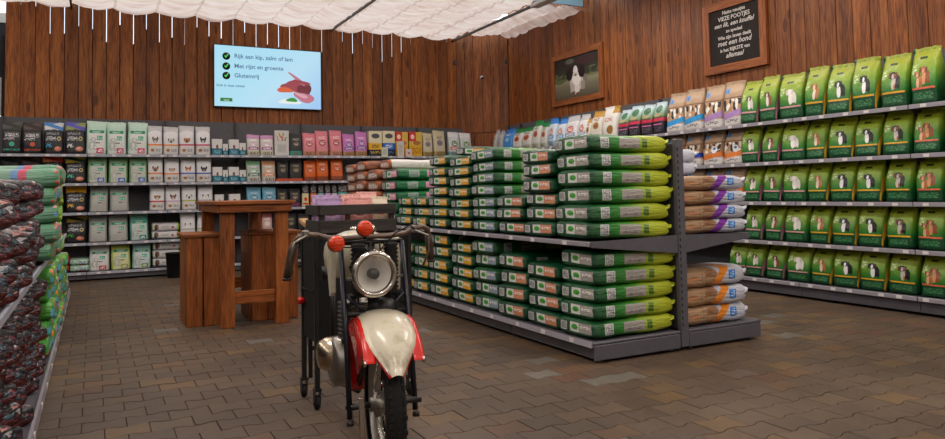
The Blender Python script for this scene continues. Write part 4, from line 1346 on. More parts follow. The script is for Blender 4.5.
def left_stack(y, wd, n, z0, th, mats, look, tierw, pos, L=.72, over=.08):
    for k in range(n):
        ov = over + brng.uniform(-.03, .03)
        s = sack('%s, %s up, %s stack from front, %s left shelf' % (look, ORD[k], pos, tierw), 'sacks on the left hand shelving', mats,
                 (LX + ov - L / 2, y, z0 + k * th), (L, wd * .98, th * 1.05), PI, kind='lietop', jitter=.05)
        s.rotation_euler = (brng.uniform(-.05, .05), .03, PI + brng.uniform(-.05, .05))


def slant_stack(y, n, z0, th, tierw, pos, L=.46, W=.25):
    """small sacks lying slantwise, printed ends towards the aisle's mouth"""
    for k in range(n):
        th_ = 3 * PI / 4 + .12 + brng.uniform(-.09, .09)
        fx, fy = -math.cos(th_), -math.sin(th_)
        e = brng.uniform(-.02, .03) + .02
        s = sack('black sack, red underside, %s up, %s stack from front, %s left shelf' % (ORD[k], pos, tierw), 'sacks on the left hand shelving', [DKS, DKE],
                 (LX - (.07 if tierw == 'upper' else .13) + e - fx * L / 2, y - fy * L / 2 + brng.uniform(-.015, .015), z0 + k * th), (L, W, th * 1.08), th_, kind='lietop', jitter=0)
        s.rotation_euler = (brng.uniform(-.06, .06), brng.uniform(-.03, .10), th_)


yy, ci = 1.5, 0
while yy < 4.5:
    slant_stack(yy, 5 if yy < 4 else 4, .90, .082, 'upper', ORD[ci])
    yy += .335
    ci += 1
for k in range(3):
    left_stack(yy + .26 + k * .39, .37, 5, .90, (.102, .108, .1)[k], [MNS, MNE] if k < 2 else [LMS, LME], 'mint green sack with bright end' if k < 2 else 'teal sack with lime end', 'upper', ORD[ci + k], over=.07)
yy, ci = 1.9, 0
while yy < 5.6:
    slant_stack(yy, 7, .125, .084, 'lower', ORD[ci])
    yy += .335
    ci += 1
for k in range(8):
    left_stack(yy + .30 + k * .46, .44, 5 if k < 4 else 4, .125, .125, [GRS, GRE], 'green sack, orange swoosh', 'lower', ORD[ci + k], over=-.02)

# ------------------------------------------------------------------ bar table and plank stools
t = thing('bar_table', 'tall reddish-brown stained wooden bar table with thick square legs', 'table', (0, 0, 0))
TX0, TX1, TY0, TY1, TZ = 1.06, 1.72, 7.14, 8.66, 1.205
nb = 8
for k in range(nb):
    y = TY0 - .03 + (TY1 - TY0 + .06) * (k + .5) / nb
    MB().box(((TX0 + TX1) / 2, y, TZ - .02), (TX1 - TX0 + .09, (TY1 - TY0 + .06) / nb - .006, .034), bev=.004).obj('top_board', M['table_wood_x'], t)
MB().box(((TX0 + TX1) / 2, TY0 + .02, TZ - .075), (TX1 - TX0 + .02, .035, .075), bev=.004).obj('apron', M['table_wood_x'], t)
MB().box(((TX0 + TX1) / 2, TY1 - .02, TZ - .075), (TX1 - TX0 + .02, .035, .075), bev=.004).obj('apron', M['table_wood_x'], t)
for x in (TX0 + .0, TX1 - .0): MB().box((x, (TY0 + TY1) / 2, TZ - .075), (.03, TY1 - TY0 - .04, .075), bev=.004).obj('apron', M['table_wood'], t)
for x in (TX0 + .075, TX1 - .075):
    for y in (TY0 + .1, TY1 - .1):
        MB().box((x, y, (TZ - .115) / 2), (.125, .1, TZ - .115), bev=.006).obj('leg', M['table_wood'], t)
for y in (TY0 + .1, TY1 - .1): MB().box(((TX0 + TX1) / 2, y, .275), (TX1 - TX0 - .275, .04, .12), bev=.004).obj('stretcher', M['table_wood_x'], t)
for lab, x0, x1 in (('boxy plank stool left of the bar table, reddish-brown boards', .775, 1.0), ('boxy plank stool right of the bar table, reddish-brown boards', 1.40, 1.872)):
    if x0 < 1: x0, x1 = .79, 1.10
    t = thing('plank_stool', lab, 'stool', (0, 0, 0), 0, 'plank stools at the bar table')
    ya, yb = (7.46, 8.05) if x0 < 1 else (7.47, 8.06)
    # keep clear of the table's legs
    H = .89
    n = 2
    if x0 > 1.2: pass
    wdt = (x1 - x0) / n
    for yy in (ya, yb):
        for k in range(n):
            MB().box((x0 + (k + .5) * wdt, yy, (H - .035) / 2), (wdt - .012, .03, H - .04), bev=.004).obj('front_board' if yy == ya else 'back_board', M['table_wood'], t)
    for xx in (x0 + .012, x1 - .012):
        for k in range(5):
            MB().box((xx, ya + .03 + (yb - ya - .06) * (k + .5) / 5, (H - .035) / 2), (.024, (yb - ya - .06) / 5 - .01, H - .04), bev=.003).obj('side_board', M['table_wood'], t)
    nn = 6
    for k in range(nn):
        MB().box(((x0 + x1) / 2, ya - .03 + (yb - ya + .06) * (k + .5) / nn, H - .018), (x1 - x0 + .05, (yb - ya + .06) / nn - .006, .032), bev=.004).obj('seat_board', M['table_wood_x'], t)

# black bin by the back shelves
b = MB().lathe([(.0, .002), (.095, .002), (.1, .01), (.125, .37), (.132, .37), (.132, .39), (.118, .39), (.1, .03), (0, .03)], (1.12, 12.2, 0), n=28)
tag(b.obj('waste_bin', M['blackmat']), 'black tapered waste bin on the floor before back shelves', 'bin')

# ------------------------------------------------------------------ television
pA, pB, pC = wp(213.5, 43.5, Y=12.98), wp(321.3, 51, Y=12.98), wp(213.5, 106.5, Y=12.98)
tw, thh = pB.x - pA.x, (pA.z - pC.z)
t = thing('television', 'large flat wall television showing a pale blue food slide', 'television', ((pA.x + pB.x) / 2, 12.98, (pA.z + pC.z) / 2))
MB().box((0, .03, 0), (tw, .05, thh), bev=.006).obj('casing', M['black'], t)
MB().box((0, .075, 0), (.5, .06, .35)).obj('wall_bracket', M['shelf_dark'], t)


def glow(name, c, e=1.0):
    q = NT(name, .4)
    q.out('#000000')
    q.b.inputs['Emission Color'].default_value = lin(c)
    q.b.inputs['Emission Strength'].default_value = e
    return q.m


sm = NT('screen_light_blue', .4)
sm.out('#000000')
uv = sm.n('ShaderNodeUVMap', uv_map='uv').outputs[0]
sp = sm.n('ShaderNodeSeparateXYZ')
sm.l(uv, sp.inputs[0])
d = sm.math('ADD', sp.outputs[0], sm.math('MULTIPLY', sp.outputs[1], -.6))
sm.l(sm.ramp(d, [(0, '#a9dcef'), (.4, '#b5dcf0'), (1, '#98c3ee')]), sm.b.inputs['Emission Color'])
sm.b.inputs['Emission Strength'].default_value = 1.0
scr = MB().box((0, .0035, 0), (tw - .03, .004, thh - .03)).obj('screen', sm.m, t, uvf=lambda v, p: (v.x / tw + .5, v.z / thh + .5))
sx = lambda px: (px - 213.5) / (321.3 - 213.5) * tw - tw / 2
def sz(px, py):
    top = 43.5 + (px - 213.5) / 107.8 * 7.5
    bot = 106.5 + (px - 213.5) / 107.8 * 3.0
    return thh / 2 - (py - top) / (bot - top) * thh
gb, gk, gg = glow('screen_slate', '#5a7fa5', .8), glow('screen_black', '#0a0f0c', .5), glow('screen_green', '#3fdc5a', 1.0)
for i, (py, tx) in enumerate(((56, 'Rijk aan kip, zalm of lam'), (66, 'Met rijst en groente'), (75.5, 'Glutenvrij'))):
    x, z = sx(225.5), sz(225.5, py)
    MB().lathe([(0, -.002), (.066, -.002), (.066, 0)], (x, 0, z), 'y', 24).obj('tick_disc', gk, scr)
    q = MB().prism([(x - .032, z + .0), (x - .008, z - .034), (x + .04, z + .04), (x + .024, z + .046), (x - .009, z - .008), (x - .02, z + .012)], -.006, -.003, 'y')
    q.obj('tick', gg, scr)
    text_line('screen_text', tx, gb, scr, .105, (sx(233), -.002, sz(233, py + 1.6)), align='LEFT', bold=.002)
text_line('screen_text', 'Ook in deze winkel', gb, scr, .06, (sx(216), -.002, sz(216, 86)), align='LEFT', bold=.001)
q = MB().box((sx(225.5), -.002, sz(225.5, 99.5)), (.2, .003, .06), bev=.001)
q.obj('screen_badge', glow('screen_badge', '#1f7a2a', .9), scr)
text_obj('screen_text', 'vers', glow('screen_white', '#cfe8cf', .8), scr, .055, (sx(225.5), -.005, sz(225.5, 100.8)), bold=.001)
fr = random.Random(4)


def blob(cx, cz, rx, rz, mat, y, rot=0, name='screen_food'):
    n = 18
    pts = []
    for k in range(n):
        a = 2 * PI * k / n
        r = 1 + .14 * math.sin(3 * a + cx * 9) + .06 * fr.uniform(-1, 1)
        x, z = rx * r * math.cos(a), rz * r * math.sin(a)
        pts.append((cx + x * math.cos(rot) - z * math.sin(rot), cz + x * math.sin(rot) + z * math.cos(rot)))
    MB().prism(pts, y - .001, y, 'y').obj(name, mat, scr)


g1, g2, g3 = glow('screen_meat', '#a5424f', .8), glow('screen_meat_pale', '#c9788c', .85), glow('screen_fish', '#d8603a', .9)
P = lambda px, py: (sx(px), sz(px, py))
blob(*P(288, 101), .2, .05, glow('screen_rice', '#dfe8e4', 1), -.0015)
blob(*P(292, 86), .22, .1, g1, -.003)
blob(*P(303, 90), .13, .12, glow('screen_meat_dark', '#7d2a38', .7), -.0045)
blob(*P(296, 79), .19, .032, g2, -.006, -.65)
blob(*P(301, 82), .17, .028, g1, -.0075, -.2)
blob(*P(283, 89.5), .15, .05, g3, -.009, -.05)
blob(*P(303, 97), .19, .085, g2, -.0105, -.25)
blob(*P(300, 95), .12, .03, glow('screen_meat_light', '#e0a5b5', .9), -.012, -.3)
blob(*P(290, 99.5), .1, .035, glow('screen_herb', '#2f9a3a', .8), -.0135)

# ------------------------------------------------------------------ framed things on the right wall
def framed(label, name, cat, pxs, Xw, fw, frame_depth=.03):
    (ax, ay), (bx, by) = pxs
    A, B = wp(ax, ay, X=Xw), wp(bx, by, X=Xw)
    W, Hh = A.y - B.y, A.z - B.z
    t = thing(name, label, cat, (Xw, (A.y + B.y) / 2, (A.z + B.z) / 2), -PI / 2)
    for s in (-1, 1):
        MB().prism([(-W / 2, s * Hh / 2), (W / 2, s * Hh / 2), (W / 2 - fw, s * (Hh / 2 - fw)), (-W / 2 + fw, s * (Hh / 2 - fw))][::s], -frame_depth, .008, 'y').obj('frame_side', M['frame_wood'], t)
        MB().prism([(s * W / 2, -Hh / 2), (s * W / 2, Hh / 2), (s * (W / 2 - fw), Hh / 2 - fw), (s * (W / 2 - fw), -Hh / 2 + fw)][::s], -frame_depth, .008, 'y').obj('frame_side', M['frame_wood_z'], t)
    return t, W - 2 * fw, Hh - 2 * fw


XW = XR - .02
t, W, Hh = framed('wood framed photograph of a black and white spaniel on grass', 'framed_photo', 'picture', ((552, 57.5), (604.5, 97.5)), XW, .1)
ph = printed('dog_photo', ('v', [(0, '#4f4c40'), (.3, '#75705a'), (.42, '#8f8a6e'), (.52, '#4b5038'), (.62, '#33382a'), (.8, '#2a2420'), (1, '#241c1a')]),
             [('e', .85, .56, .16, .12, '#6f7350'), ('e', .12, .5, .14, .11, '#5c6444'), ('p', .0, .5, 1, .66, ['#3c402e', '#555c3e', '#2e3224', '#6a6e4c', '#3a3f2c'], 16),
              ('e', .7, .85, .2, .12, '#3a201f'), ('e', .35, .9, .1, .06, '#5f5f52'),
              ('e', .57, .38, .17, .2, '#7d7268'), ('e', .5, .36, .15, .22, '#c5bcb2'), ('r', .36, .12, .44, .36, '#b8aea4'), ('r', .46, .08, .56, .36, '#e0d8d0'), ('r', .6, .16, .68, .36, '#9c9086'), ('e', .5, .46, .1, .17, '#ebe5de'),
              ('e', .34, .58, .075, .15, '#191314'), ('e', .62, .6, .075, .15, '#191314'), ('e', .48, .7, .16, .11, '#211819'), ('e', .48, .64, .05, .13, '#ece5dd'), ('e', .48, .56, .065, .055, '#d6cbc2'), ('e', .48, .545, .026, .018, '#141010'),
              ('e', .41, .65, .018, .014, '#6b4a3a'), ('e', .55, .65, .018, .014, '#6b4a3a'), ('e', .42, .12, .05, .03, '#6b4a3a'), ('e', .53, .09, .05, .03, '#6b4a3a')], .35, 0)
MB().box((0, -.006, 0), (W + .01, .006, Hh + .01)).obj('photo', ph, t, uvf=lambda v, p: (v.x / W + .5, v.z / Hh + .5))

cA, cB = wp(703.5, 7.5, X=XW), wp(769, 63.5, X=XW)
t, W, Hh = framed('wood framed chalkboard with white Dutch lettering about dogs', 'chalkboard', 'chalkboard', ((703.5, 7.5), (769, 64)), XW, .105)
MB().box((0, -.006, 0), (W + .01, .006, Hh + .01)).obj('board', flat('slate_black', '#2b2523', .8, 0, .2, .1), t)
chalk = flat('chalk_white', '#cfc8c3', .9)
rowsx = [('Natte neusjes', .068, 0), ('VIEZE POOTJES', .078, 0), ('een lik, een knuffel', .086, .35), ('zo speciaal', .062, 0), ('Wie zijn leven deelt', .068, 0),
         ('met een hond', .098, .3), ('is het RIJKSTE van', .066, 0), ('allemaal', .09, .35)]
for i, (tx, sz_, sh) in enumerate(rowsx):
    text_line('chalk_lettering', tx, chalk, t, sz_, (0, -.0095, Hh * (.40 - i * .112)), shear=sh, bold=.0012)

# ceiling-eye camera on the corner wall, two small wall fittings
pc = wp(483, 78, Y=12.83)
t = thing('dome_camera', 'small white dome camera on the corner plank wall', 'camera', (pc.x, 12.86, pc.z), math.atan2(dv.y, dv.x))
MB().lathe([(0, 0), (.075, 0), (.075, -.03), (.06, -.045)][::-1], (0, 0, 0), 'y', 24).obj('base', M['white'], t)
MB().lathe([(.06, -.04), (.055, -.07), (.035, -.095), (0, -.105)][::-1], (0, 0, 0), 'y', 24).obj('dome', M['white'], t)
MB().lathe([(.03, -.096), (.02, -.106), (0, -.11)][::-1], (.01, 0, -.01), 'y', 16).obj('lens', M['black'], t)
for px, lab in ((457.5, 'small dark sensor at the left edge of the corner planks'), (506, 'small dark sensor at the right edge of the corner planks')):
    pt = wp(px, 62, Y=13.0 if px < 480 else 12.46)
    tag(link('wall_sensor', MB().box((0, 0, 0), (.05, .04, .09), bev=.01).mesh('wall_sensor', M['shelf_dark']), None, (pt.x - .03, 13.06 if px < 480 else 12.42, pt.z)), lab, 'sensor')

# ------------------------------------------------------------------ black cabinet on castors, crate, wooden rack
t = thing('castor_cabinet', 'tall black cabinet on thin legs with castors behind the motorcycle', 'cabinet', (0, 0, 0))
CX0, CX1, CY0, CY1 = 1.15, 1.76, 4.20, 4.52
MB().box(((CX0 + CX1) / 2, (CY0 + CY1) / 2, .69), (CX1 - CX0 - .01, CY1 - CY0 - .01, .62), bev=.006).obj('body', M['blackmat'], t)
for x in (CX0 + .012, CX1 - .012):
    for y in (CY0 + .012, CY1 - .012):
        MB().box((x, y, .56), (.028, .028, .9), bev=.003).obj('post', M['black'], t)
        cst = MB().box((x, y, .115), (.04, .05, .016)).box((x - .016, y + .01, .075), (.006, .04, .07)).box((x + .016, y + .01, .075), (.006, .04, .07)).obj('castor', M['black'], t)
        MB().lathe([(0, -.013), (.036, -.013), (.04, -.006), (.04, .006), (.036, .013), (0, .013)], (x, y + .012, .041), 'x', 20).obj('castor_wheel', M['rubber'], cst)
MB().box((CX0 - .008, (CY0 + CY1) / 2, .68), (.006, CY1 - CY0 - .06, .01)).obj('seam_strip', M['black'], t)
MB().lathe([(0, 0), (.02, 0), (.024, .02), (.018, .04), (0, .045)][::-1], (CX0 + .01, CY1 - .05, .6), 'x', 14).obj('knob', M['red'], t).location = (-.045, 0, 0)
MB().box(((CX0 + CX1) / 2, (CY0 + CY1) / 2, 1.0), (CX1 - CX0, CY1 - CY0, .02), bev=.003).obj('top', M['black'], t)

t = thing('slatted_crate', 'open dark wooden slatted crate of pastel snack pouches above the motorcycle', 'crate', (0, 0, 0))
KX0, KX1, KY0, KY1, KZ = 1.185, 1.665, 4.215, 4.51, 1.011
for y, nm in ((KY0, 'front_slat'), (KY1, 'back_slat')):
    for z, h in ((KZ + .045, .075), (KZ + .145, .06)):
        MB().box(((KX0 + KX1) / 2, y, z), (KX1 - KX0, .014, h), bev=.002).obj(nm, M['crate_wood'], t)
for x in (KX0 - .003, KX1 + .003):
    for z, h in ((KZ + .045, .075), (KZ + .145, .06)):
        MB().box((x, (KY0 + KY1) / 2, z), (.014, KY1 - KY0 - .02, h), bev=.002).obj('side_slat', M['crate_wood'], t)
    for y in (KY0 + .025, KY1 - .025):
        MB().box((x + (.022 if x < 1.4 else -.022), y, KZ + .088), (.03, .03, .175), bev=.002).obj('corner_post', M['crate_wood'], t)
for k in range(4):
    MB().box(((KX0 + KX1) / 2, KY0 + .05 + k * .068, KZ + .007), (KX1 - KX0 - .02, .058, .01), bev=.002).obj('floor_slat', M['crate_wood'], t)
MB().box((1.36, KY0 + .012, KZ + .09), (.03, .012, .17), bev=.002).obj('centre_post', M['crate_wood'], t)
cr = [(1.27, 4.30, pouch('crate_lilac', '#b394bd', '#a586b2', '#c8a5cc', None, '#9a7fae', '#8a4a6a'), 'lilac snack pouch, front left in the crate', .17, .2), (1.28, 4.41, pouch('crate_lilac_b', '#ac8cb8', '#b59ac2', '#c8a5cc', None, '#9a7fae', '#8a4a6a'), 'lilac snack pouch, behind on the left in the crate', .17, .22),
      (1.43, 4.40, pouch('crate_pink', '#d99a94', '#dba59e', '#e5c0b8', None, '#c8807a', '#b5403a'), 'pale pink snack pouch in the middle of the crate', .13, .225), (1.45, 4.29, pouch('crate_salmon', '#cf8078', '#d59088', '#dba59e', None, '#c5736b', '#8a2a2a'), 'salmon pink snack pouch, front centre of the crate', .17, .2),
      (1.55, 4.41, pouch('crate_rose', '#d8928f', '#e0a5a0', '#e5b5b0', None, '#c8807a', '#b5403a'), 'rose pink snack pouch, tallest at the back of the crate', .13, .235), (1.59, 4.31, pouch('crate_cream', '#dcc5aa', '#e5d3bb', '#e0b59a', None, '#d0b598', '#a5603a'), 'cream snack pouch, front right in the crate', .12, .205)]
for x, y, mat, lab, wd, h in cr:
    bag(lab, 'pouch', 'snack pouches in the crate', mat, (x, y, KZ + .013), (wd, .07, h), brng.uniform(-.15, .15), seal=True, name='snack_pouch')

t = thing('wooden_topped_rack', 'light wooden worktop on a dark metal frame left of the crate', 'table', (1.285, 4.93, 0), -.21)
MB().box((.27, .45, 1.045), (.56, .92, .032), bev=.004).obj('worktop', M['light_wood'], t)
for x in (.03, .51):
    for y in (.04, .86):
        MB().box((x, y, .515), (.028, .028, 1.028), bev=.003).obj('leg', M['black'], t)
for z in (1.012, .2):
    for y in (.04, .86): MB().box((.27, y, z), (.45, .024, .028)).obj('crossbar', M['black'], t)
    for x in (.03, .51): MB().box((x, .45, z), (.024, .79, .028)).obj('crossbar', M['black'], t)
for k, (x, y) in enumerate(((.06, .12), (.15, .2), (.24, .1))):
    b = MB().lathe([(0, 0), (.03, 0), (.032, .01), (.032, .06), (.02, .075), (.018, .09), (0, .092)], (0, 0, 0), n=18)
    o = b.obj('snack_tub', M['blackmat'])
    o.location = Matrix.Rotation(-.21, 3, 'Z') @ Vector((x, y, 0)) + Vector((1.285, 4.93, 1.0615))
    tag(o, 'small black tub on the light wooden worktop, %s from left' % ORD[k], 'tub', 'black tubs on the worktop')

# ------------------------------------------------------------------ the motorcycle
bike = thing('motorcycle', 'vintage motorcycle front with cream mudguard, red valances and round headlight', 'motorcycle', (1.115, 2.99, 0), -.06)
WZ, WR = .345, .335
wh = MB()
prof = []
for k in range(13):
    a = -PI * .62 + PI * 1.24 * k / 12
    prof.append((WR - .048 + .048 * math.cos(a), .043 * math.sin(a)))
tyre = MB().lathe(prof, (0, 0, WZ), 'x', 56).obj('tyre', M['rubber'], bike)
tr = MB()
for k in range(72):
    a = 2 * PI * k / 72
    for xx in (-.026, 0, .026):
        R_ = Matrix.Rotation(-a, 3, 'X')
        c = R_ @ Vector((0, 0, WR - .002 - (0 if xx == 0 else .006)))
        tr.box((xx + (.006 if k % 2 else 0), c.y, c.z + WZ), (.014, .017, .008), M=R_)
tro = tr.obj('tread_blocks', M['rubber'], tyre)
tro['kind'] = 'stuff'
MB().lathe([(WR - .09, -.028), (WR - .078, -.03), (WR - .082, -.02), (WR - .095, 0), (WR - .082, .02), (WR - .078, .03), (WR - .09, .028), (WR - .105, 0), (WR - .09, -.028)], (0, 0, WZ), 'x', 48).obj('wheel_rim', M['steel'], bike)
hub = MB().lathe([(0, -.06), (.03, -.06), (.03, -.045), (.055, -.04), (.05, 0), (.055, .04), (.03, .045), (.03, .06), (0, .06)], (0, 0, WZ), 'x', 24).obj('wheel_hub', M['steel'], bike)
sme = None
for k in range(32):
    a = 2 * PI * k / 32
    s = -1 if k % 2 else 1
    b2 = a + (.35 if (k // 2) % 2 else -.35)
    MB().tube([(s * .04, .045 * math.sin(b2), WZ + .045 * math.cos(b2)), (0, (WR - .1) * math.sin(a), WZ + (WR - .1) * math.cos(a))], .0018, 5).obj('spoke', M['chrome'], hub)
MB().tube([(-.165, 0, WZ), (.165, 0, WZ)], .011, 12).obj('axle', M['black'], bike)
# mudguard: cream centre with pointed nose over red valances
def guard(a0, a1, rad, halfw, drop, n=22, mcount=10, nose=True, thick=.003, xoff=0.0, tip=.5):
    """an arched shell about the axle; angle 0 = straight up, positive forwards (-y)"""
    vs, fs = [], []
    for layer in (0, 1):
        for i in range(n + 1):
            a = a0 + (a1 - a0) * i / n
            hw = halfw
            if nose and i > n * .84: hw = halfw * (1 - (1 - tip) * (i - n * .84) / (n * .16))
            for j in range(mcount + 1):
                u = -1 + 2 * j / mcount
                r = rad - drop * abs(u) ** 2.4 - layer * thick
                vs.append((xoff + u * hw, -r * math.sin(a), WZ + r * math.cos(a)))
    N = (n + 1) * (mcount + 1)
    for L in (0, 1):
        for i in range(n):
            for j in range(mcount):
                f = (L * N + i * (mcount + 1) + j, L * N + i * (mcount + 1) + j + 1, L * N + (i + 1) * (mcount + 1) + j + 1, L * N + (i + 1) * (mcount + 1) + j)
                fs.append(f if L else f[::-1])
    def edge(q): return q, q + N
    for i in range(n):
        for j in (0, mcount):
            a, b2 = i * (mcount + 1) + j, (i + 1) * (mcount + 1) + j
            fs.append((a, b2, b2 + N, a + N))
    for i in (0, n):
        for j in range(mcount):
            a = i * (mcount + 1) + j
            fs.append((a, a + 1, a + 1 + N, a + N))
    return MB().add(vs, fs, 0, True)


R = math.radians
mg = guard(R(-95), R(60), .40, .108, .03, tip=.22).obj('mudguard', M['cream'], bike)
guard(R(-95), R(60), .393, .112, .03, tip=.25).obj('mudguard_edge', M['red'], mg)
for s in (-1, 1):
    # red valance beside the cream guard: an arch strip and the skirt hanging from it
    g2 = guard(R(-30), R(50), .372, .022, .004, mcount=4, nose=False, xoff=s * .1).obj('valance', M['red'], bike)
    n = 18
    vs, fs = [], []
    for i in range(n + 1):
        a = R(-38) + R(84) * i / n
        ro = .368
        ri = .368 - (.20 if s < 0 else .10) * max(.0, math.sin(PI * min(1, i / n * .95 + .03))) - .03
        for x in (s * .12, s * .116):
            vs.append((x, -ro * math.sin(a), WZ + ro * math.cos(a)))
            vs.append((x - s * .006, -ri * math.sin(a), WZ + ri * math.cos(a)))
    for i in range(n):
        q = i * 4
        fs += [(q, q + 1, q + 5, q + 4), (q + 2, q + 6, q + 7, q + 3), (q, q + 4, q + 6, q + 2), (q + 1, q + 3, q + 7, q + 5)]
    MB().add(vs, fs, 0, True).obj('skirt', M['red'], g2)
    MB().lathe([(0, -.006), (.011, -.006), (.013, 0), (.009, .006), (0, .006)], (s * .118, -.368 * math.sin(R(48)), WZ + .368 * math.cos(R(50))), 'x', 14).obj('chrome_bolt', M['chrome'], g2)
MB().box((-.128, -.235, WZ + .02), (.022, .014, .16), bev=.004).obj('valance_stay', M['chrome'], bike)
for ch in list(bike.children): ch.rotation_euler.z = -.13     # the front wheel is steered a little
# fork tubes and yokes
for s in (-1, 1):
    MB().tube([(s * .147, .01, WZ - .05), (s * .146, .055, .60), (s * .143, .16, 1.03)], .0125, 12).obj('fork_tube', M['navy'], bike)
    MB().tube([(s * .147, .003, WZ - .055), (s * .147, .0, WZ - .075)], .016, 12).obj('fork_cap', M['black'], bike)
    bl = []
    for k in range(25):
        bl.append((.036 if k % 2 else .026, .80 + k * .0095))
    q = MB().lathe([(0, .80)] + bl + [(0, 1.028)], (s * .075, .11, 0), 'z', 20).obj('fork_gaiter', M['rubber'], bike)
    MB().tube([(s * .146, .0, WZ), (s * .06, .0, WZ)], .012, 10).obj('axle_spacer', M['black'], bike)
for z, y in ((.80, .105), (.72, .085), (1.03, .16)):
    MB().tube([(-.146, y, z), (.146, y, z)], .011, 10).obj('fork_yoke', M['black'], bike)
for s in (-1, 1):
    MB().tube([(s * .14, .09, .74), (s * .05, .14, .83), (s * .02, .16, .95)], .008, 8).obj('brace', M['black'], bike)
    MB().tube([(s * .13, .1, .80), (s * .03, .1, .70)], .009, 8).obj('lower_brace', M['navy'], bike)
MB().tube([(0, .13, .66), (0, .19, 1.09)], .022, 16).obj('steering_head', M['black'], bike)
MB().lathe([(0, 0), (.028, 0), (.03, .012), (.02, .03), (0, .034)], (0, .185, 1.075), 'z', 18).obj('head_nut', M['chrome'], bike)
# horn behind the lamp
MB().lathe([(0, -.03), (.03, -.03), (.06, .0), (.065, .01), (0, .015)][::-1], (.04, .09, .73), 'y', 24).obj('horn', M['black'], bike)
for k in range(4):
    x0_ = -.06 + .04 * k
    MB().tube([(x0_, .1, 1.03), (x0_ * 1.8 - .02, .06, .93), (x0_ * 1.4, .1, .83), (x0_, .16, .72)], .004, 6).obj('cable', M['blackmat'], bike)
# headlight
hz, hy, hx = .905, -.03, -.045
hl = MB().lathe([(.0, .15), (.04, .145), (.075, .11), (.094, .06), (.1, .0), (.1, -.012)], (hx, hy, hz), 'y', 36).obj('headlight', M['steel'], bike)
hrim = MB().lathe([(.084, -.004), (.088, -.022), (.1, -.028), (.11, -.02), (.113, -.004), (.108, .012), (.1, .014)], (hx, hy, hz), 'y', 40).obj('rim', M['chrome'], hl)
MB().lathe([(.0, .06), (.025, .055), (.05, .035), (.075, .01), (.086, -.006)], (hx, hy, hz), 'y', 36).obj('reflector', flat('reflector', '#f4f0e6', .3, .35), hl)
MB().lathe([(0, -.036), (.03, -.034), (.06, -.027), (.086, -.012)], (hx, hy, hz), 'y', 36).obj('lens', M['glass'], hl)
MB().lathe([(0, -.018), (.022, -.016), (.026, -.006), (.026, .04), (0, .045)], (hx, hy, hz), 'y', 20).obj('bulb_cap', M['black'], hl)
for s in (-1, 1): MB().tube([(hx + s * .1, hy + .02, hz - .02), (s * .14, .1, hz - .03)], .007, 8).obj('lamp_bracket', M['steel'], hl)
MB().lathe([(0, 0), (.006, 0), (.006, .012), (0, .012)], (hx, hy - .01, hz + .108), 'z', 10).obj('rim_screw', M['chrome'], hl)
for o in [hl] + list(hl.children):
    if o is hl or True:
        for v in o.data.vertices:
            c_ = Vector((hx, hy, hz))
            v.co = c_ + (v.co - c_) * .89
# handlebar, grips, levers
hb = MB()
LP = [(-.02, .15, 1.055), (-.12, .14, 1.052), (-.2, .13, 1.056), (-.255, .125, 1.072), (-.305, .13, 1.078), (-.335, .15, 1.06), (-.352, .18, 1.01)]
RP = [(-.02, .15, 1.055), (.07, .14, 1.055), (.15, .12, 1.065), (.18, .10, 1.085), (.225, .10, 1.095), (.258, .12, 1.08), (.28, .16, 1.02)]
MB().tube([Vector(p) for p in LP[::-1]] + [Vector(p) for p in RP[1:]], .0125, 12).obj('handlebar', M['bar'], bike)
for s, p, q in ((-1, LP[-1], (-.368, .225, .885)), (1, RP[-1], (.305, .205, .93))):
    p, q = Vector(p), Vector(q)
    a = p + (Vector(LP[-2] if s < 0 else RP[-2]) - p) * .5
    MB().tube([a, p, p + (q - p) * .3, p + (q - p) * .6, q], [.016, .019, .0195, .018, .0175], 14).obj('grip', M['grip'], bike)
    MB().lathe([(0, -.012), (.02, -.012), (.021, -.004), (.016, .0), (0, .0)], tuple(q), 'z', 14).obj('grip_end', M['black'], bike)
    ls_ = Vector(LP[4] if s < 0 else RP[3])
    MB().tube([ls_ + Vector((0, -.02, -.005)), ls_ + Vector((s * .055, -.05, -.03)), ls_ + Vector((s * .07, -.02, -.10)), ls_ + Vector((s * .055, .02, -.17))], [.006, .006, .005, .006], 8).obj('brake_lever', M['steel'], bike)
    MB().box(ls_, (.03, .036, .036), bev=.006).obj('lever_clamp', M['steel'], bike)
MB().tube([Vector(RP[3]) + Vector((0, -.02, 0)), (.15, .05, 1.105), (.08, .06, 1.07), (.02, .08, 1.0)], .0035, 6).obj('brake_cable', M['blackmat'], bike)
MB().tube([Vector(LP[3]) + Vector((0, -.02, 0)), (-.16, .05, 1.02), (-.06, .06, 1.01), (-.02, .08, .97)], .0035, 6).obj('clutch_cable', M['blackmat'], bike)
# turn signals
for nm, c in (('left', (-.2, .0, 1.04)), ('right', (-.066, .03, 1.098))):
    q = MB().lathe([(0, -.036), (.018, -.034), (.03, -.024), (.035, -.006), (.034, .006)], c, 'y', 24).obj('turn_signal', M['orange'], bike)
    MB().lathe([(.034, .004), (.037, .006), (.037, .014), (.02, .035), (0, .04)], c, 'y', 24).obj('housing', M['black'], q)
    rb = MB()
    for k in range(5):
        rb.box((c[0], c[1] - .036 + abs(k - 2) * .003, c[2] + (k - 2) * .012), (.05 - abs(k - 2) * .008, .004, .003))
    rb.obj('lens_ridges', M['orange'], q)
    MB().tube([(c[0], c[1] + .03, c[2]), (c[0] + (.03 if nm == 'left' else .02), .1, 1.05)], .008, 8).obj('stem', M['black'], q)
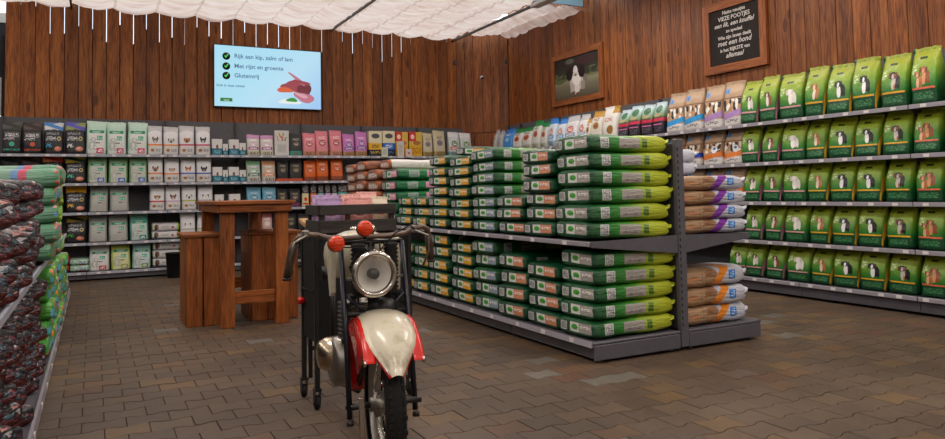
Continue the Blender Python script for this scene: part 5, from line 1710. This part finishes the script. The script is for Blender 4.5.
# tank, seat post, engine, frame, chrome can
tv_ = []
tk = MB()
n = 20
xs_ = [(.2, .03, .03, 1.0), (.23, .085, .075, .985), (.3, .12, .11, .965), (.42, .135, .125, .95), (.56, .13, .115, .94), (.7, .10, .09, .94), (.82, .06, .06, .95), (.86, .02, .02, .95)]
vs = []
for y, rx, rz, zc in xs_:
    for k in range(n):
        a = 2 * PI * k / n
        vs.append((rx * math.copysign(abs(math.cos(a)) ** .75, math.cos(a)), y, zc + rz * math.copysign(abs(math.sin(a)) ** .75, math.sin(a))))
fs = [(i * n + k, i * n + (k + 1) % n, (i + 1) * n + (k + 1) % n, (i + 1) * n + k) for i in range(len(xs_) - 1) for k in range(n)]
fs += [list(range(n))[::-1], [(len(xs_) - 1) * n + k for k in range(n)]]
tank = tk.add(vs, [list(f) for f in fs], 0, True).obj('fuel_tank', M['cream'], bike)
MB().lathe([(0, 0), (.03, 0), (.034, .01), (.03, .02), (0, .024)], (0, .42, 1.068), 'z', 20).obj('filler_cap', M['chrome'], tank)
# cream side panel glimpsed left of the fork
MB().prism([(.24, 1.03), (.30, 1.05), (.33, .9), (.29, .78), (.25, .80)], -.165, -.145, 'x').obj('leg_shield', M['cream'], bike)
MB().prism([(.24, 1.03), (.30, 1.05), (.33, .9), (.29, .78), (.25, .80)], .145, .165, 'x').obj('leg_shield', M['cream'], bike)
for pts, r in (([(0, .19, .98), (0, .5, .86), (0, .9, .82), (0, 1.12, .80)], .016), ([(0, .16, .72), (0, .3, .5), (0, .42, .3), (0, .75, .26), (0, 1.1, .34)], .016), ([(0, .9, .82), (0, .95, .28)], .014)):
    MB().tube(pts, r, 12).obj('frame_tube', M['black'], bike)
MB().lathe([(0, -.1), (.1, -.1), (.12, -.085), (.125, 0), (.12, .085), (.1, .1), (0, .1)], (0, .55, .42), 'x', 28).obj('crankcase', M['steel'], bike)
for k in range(9):
    MB().lathe([(.03, 0), (.085, 0), (.085, .006), (.03, .006)], (0, .46, .55 + k * .021), 'z', 24).obj('cooling_fin', M['black'], bike)
MB().lathe([(0, .54), (.06, .54), (.06, .75), (0, .76)], (0, .46, 0), 'z', 20).obj('cylinder_barrel', M['steel'], bike)
# polished can on the left with a black strap
can = MB().lathe([(0, -.18), (.03, -.18), (.065, -.17), (.083, -.135), (.088, -.08), (.088, -.03), (.086, .0), (0, .0)], (.02, .6, .45), 'x', 36).obj('polished_cover', flat('polished_alloy', '#b3a58e', .22, 1.0, .5, .2), bike)
MB().lathe([(.089, -.065), (.094, -.065), (.094, -.02), (.089, -.02)], (.02, .6, .45), 'x', 36).obj('strap', M['black'], can)
MB().box((-.04, .52, .50), (.04, .1, .12), bev=.01).obj('strap_block', M['black'], can)
MB().lathe([(0, 0), (.022, 0), (.022, .08), (0, .08)], (0, 1.1, .76), 'z', 12).obj('seat_post', M['black'], bike)
bpy.context.view_layer.update()
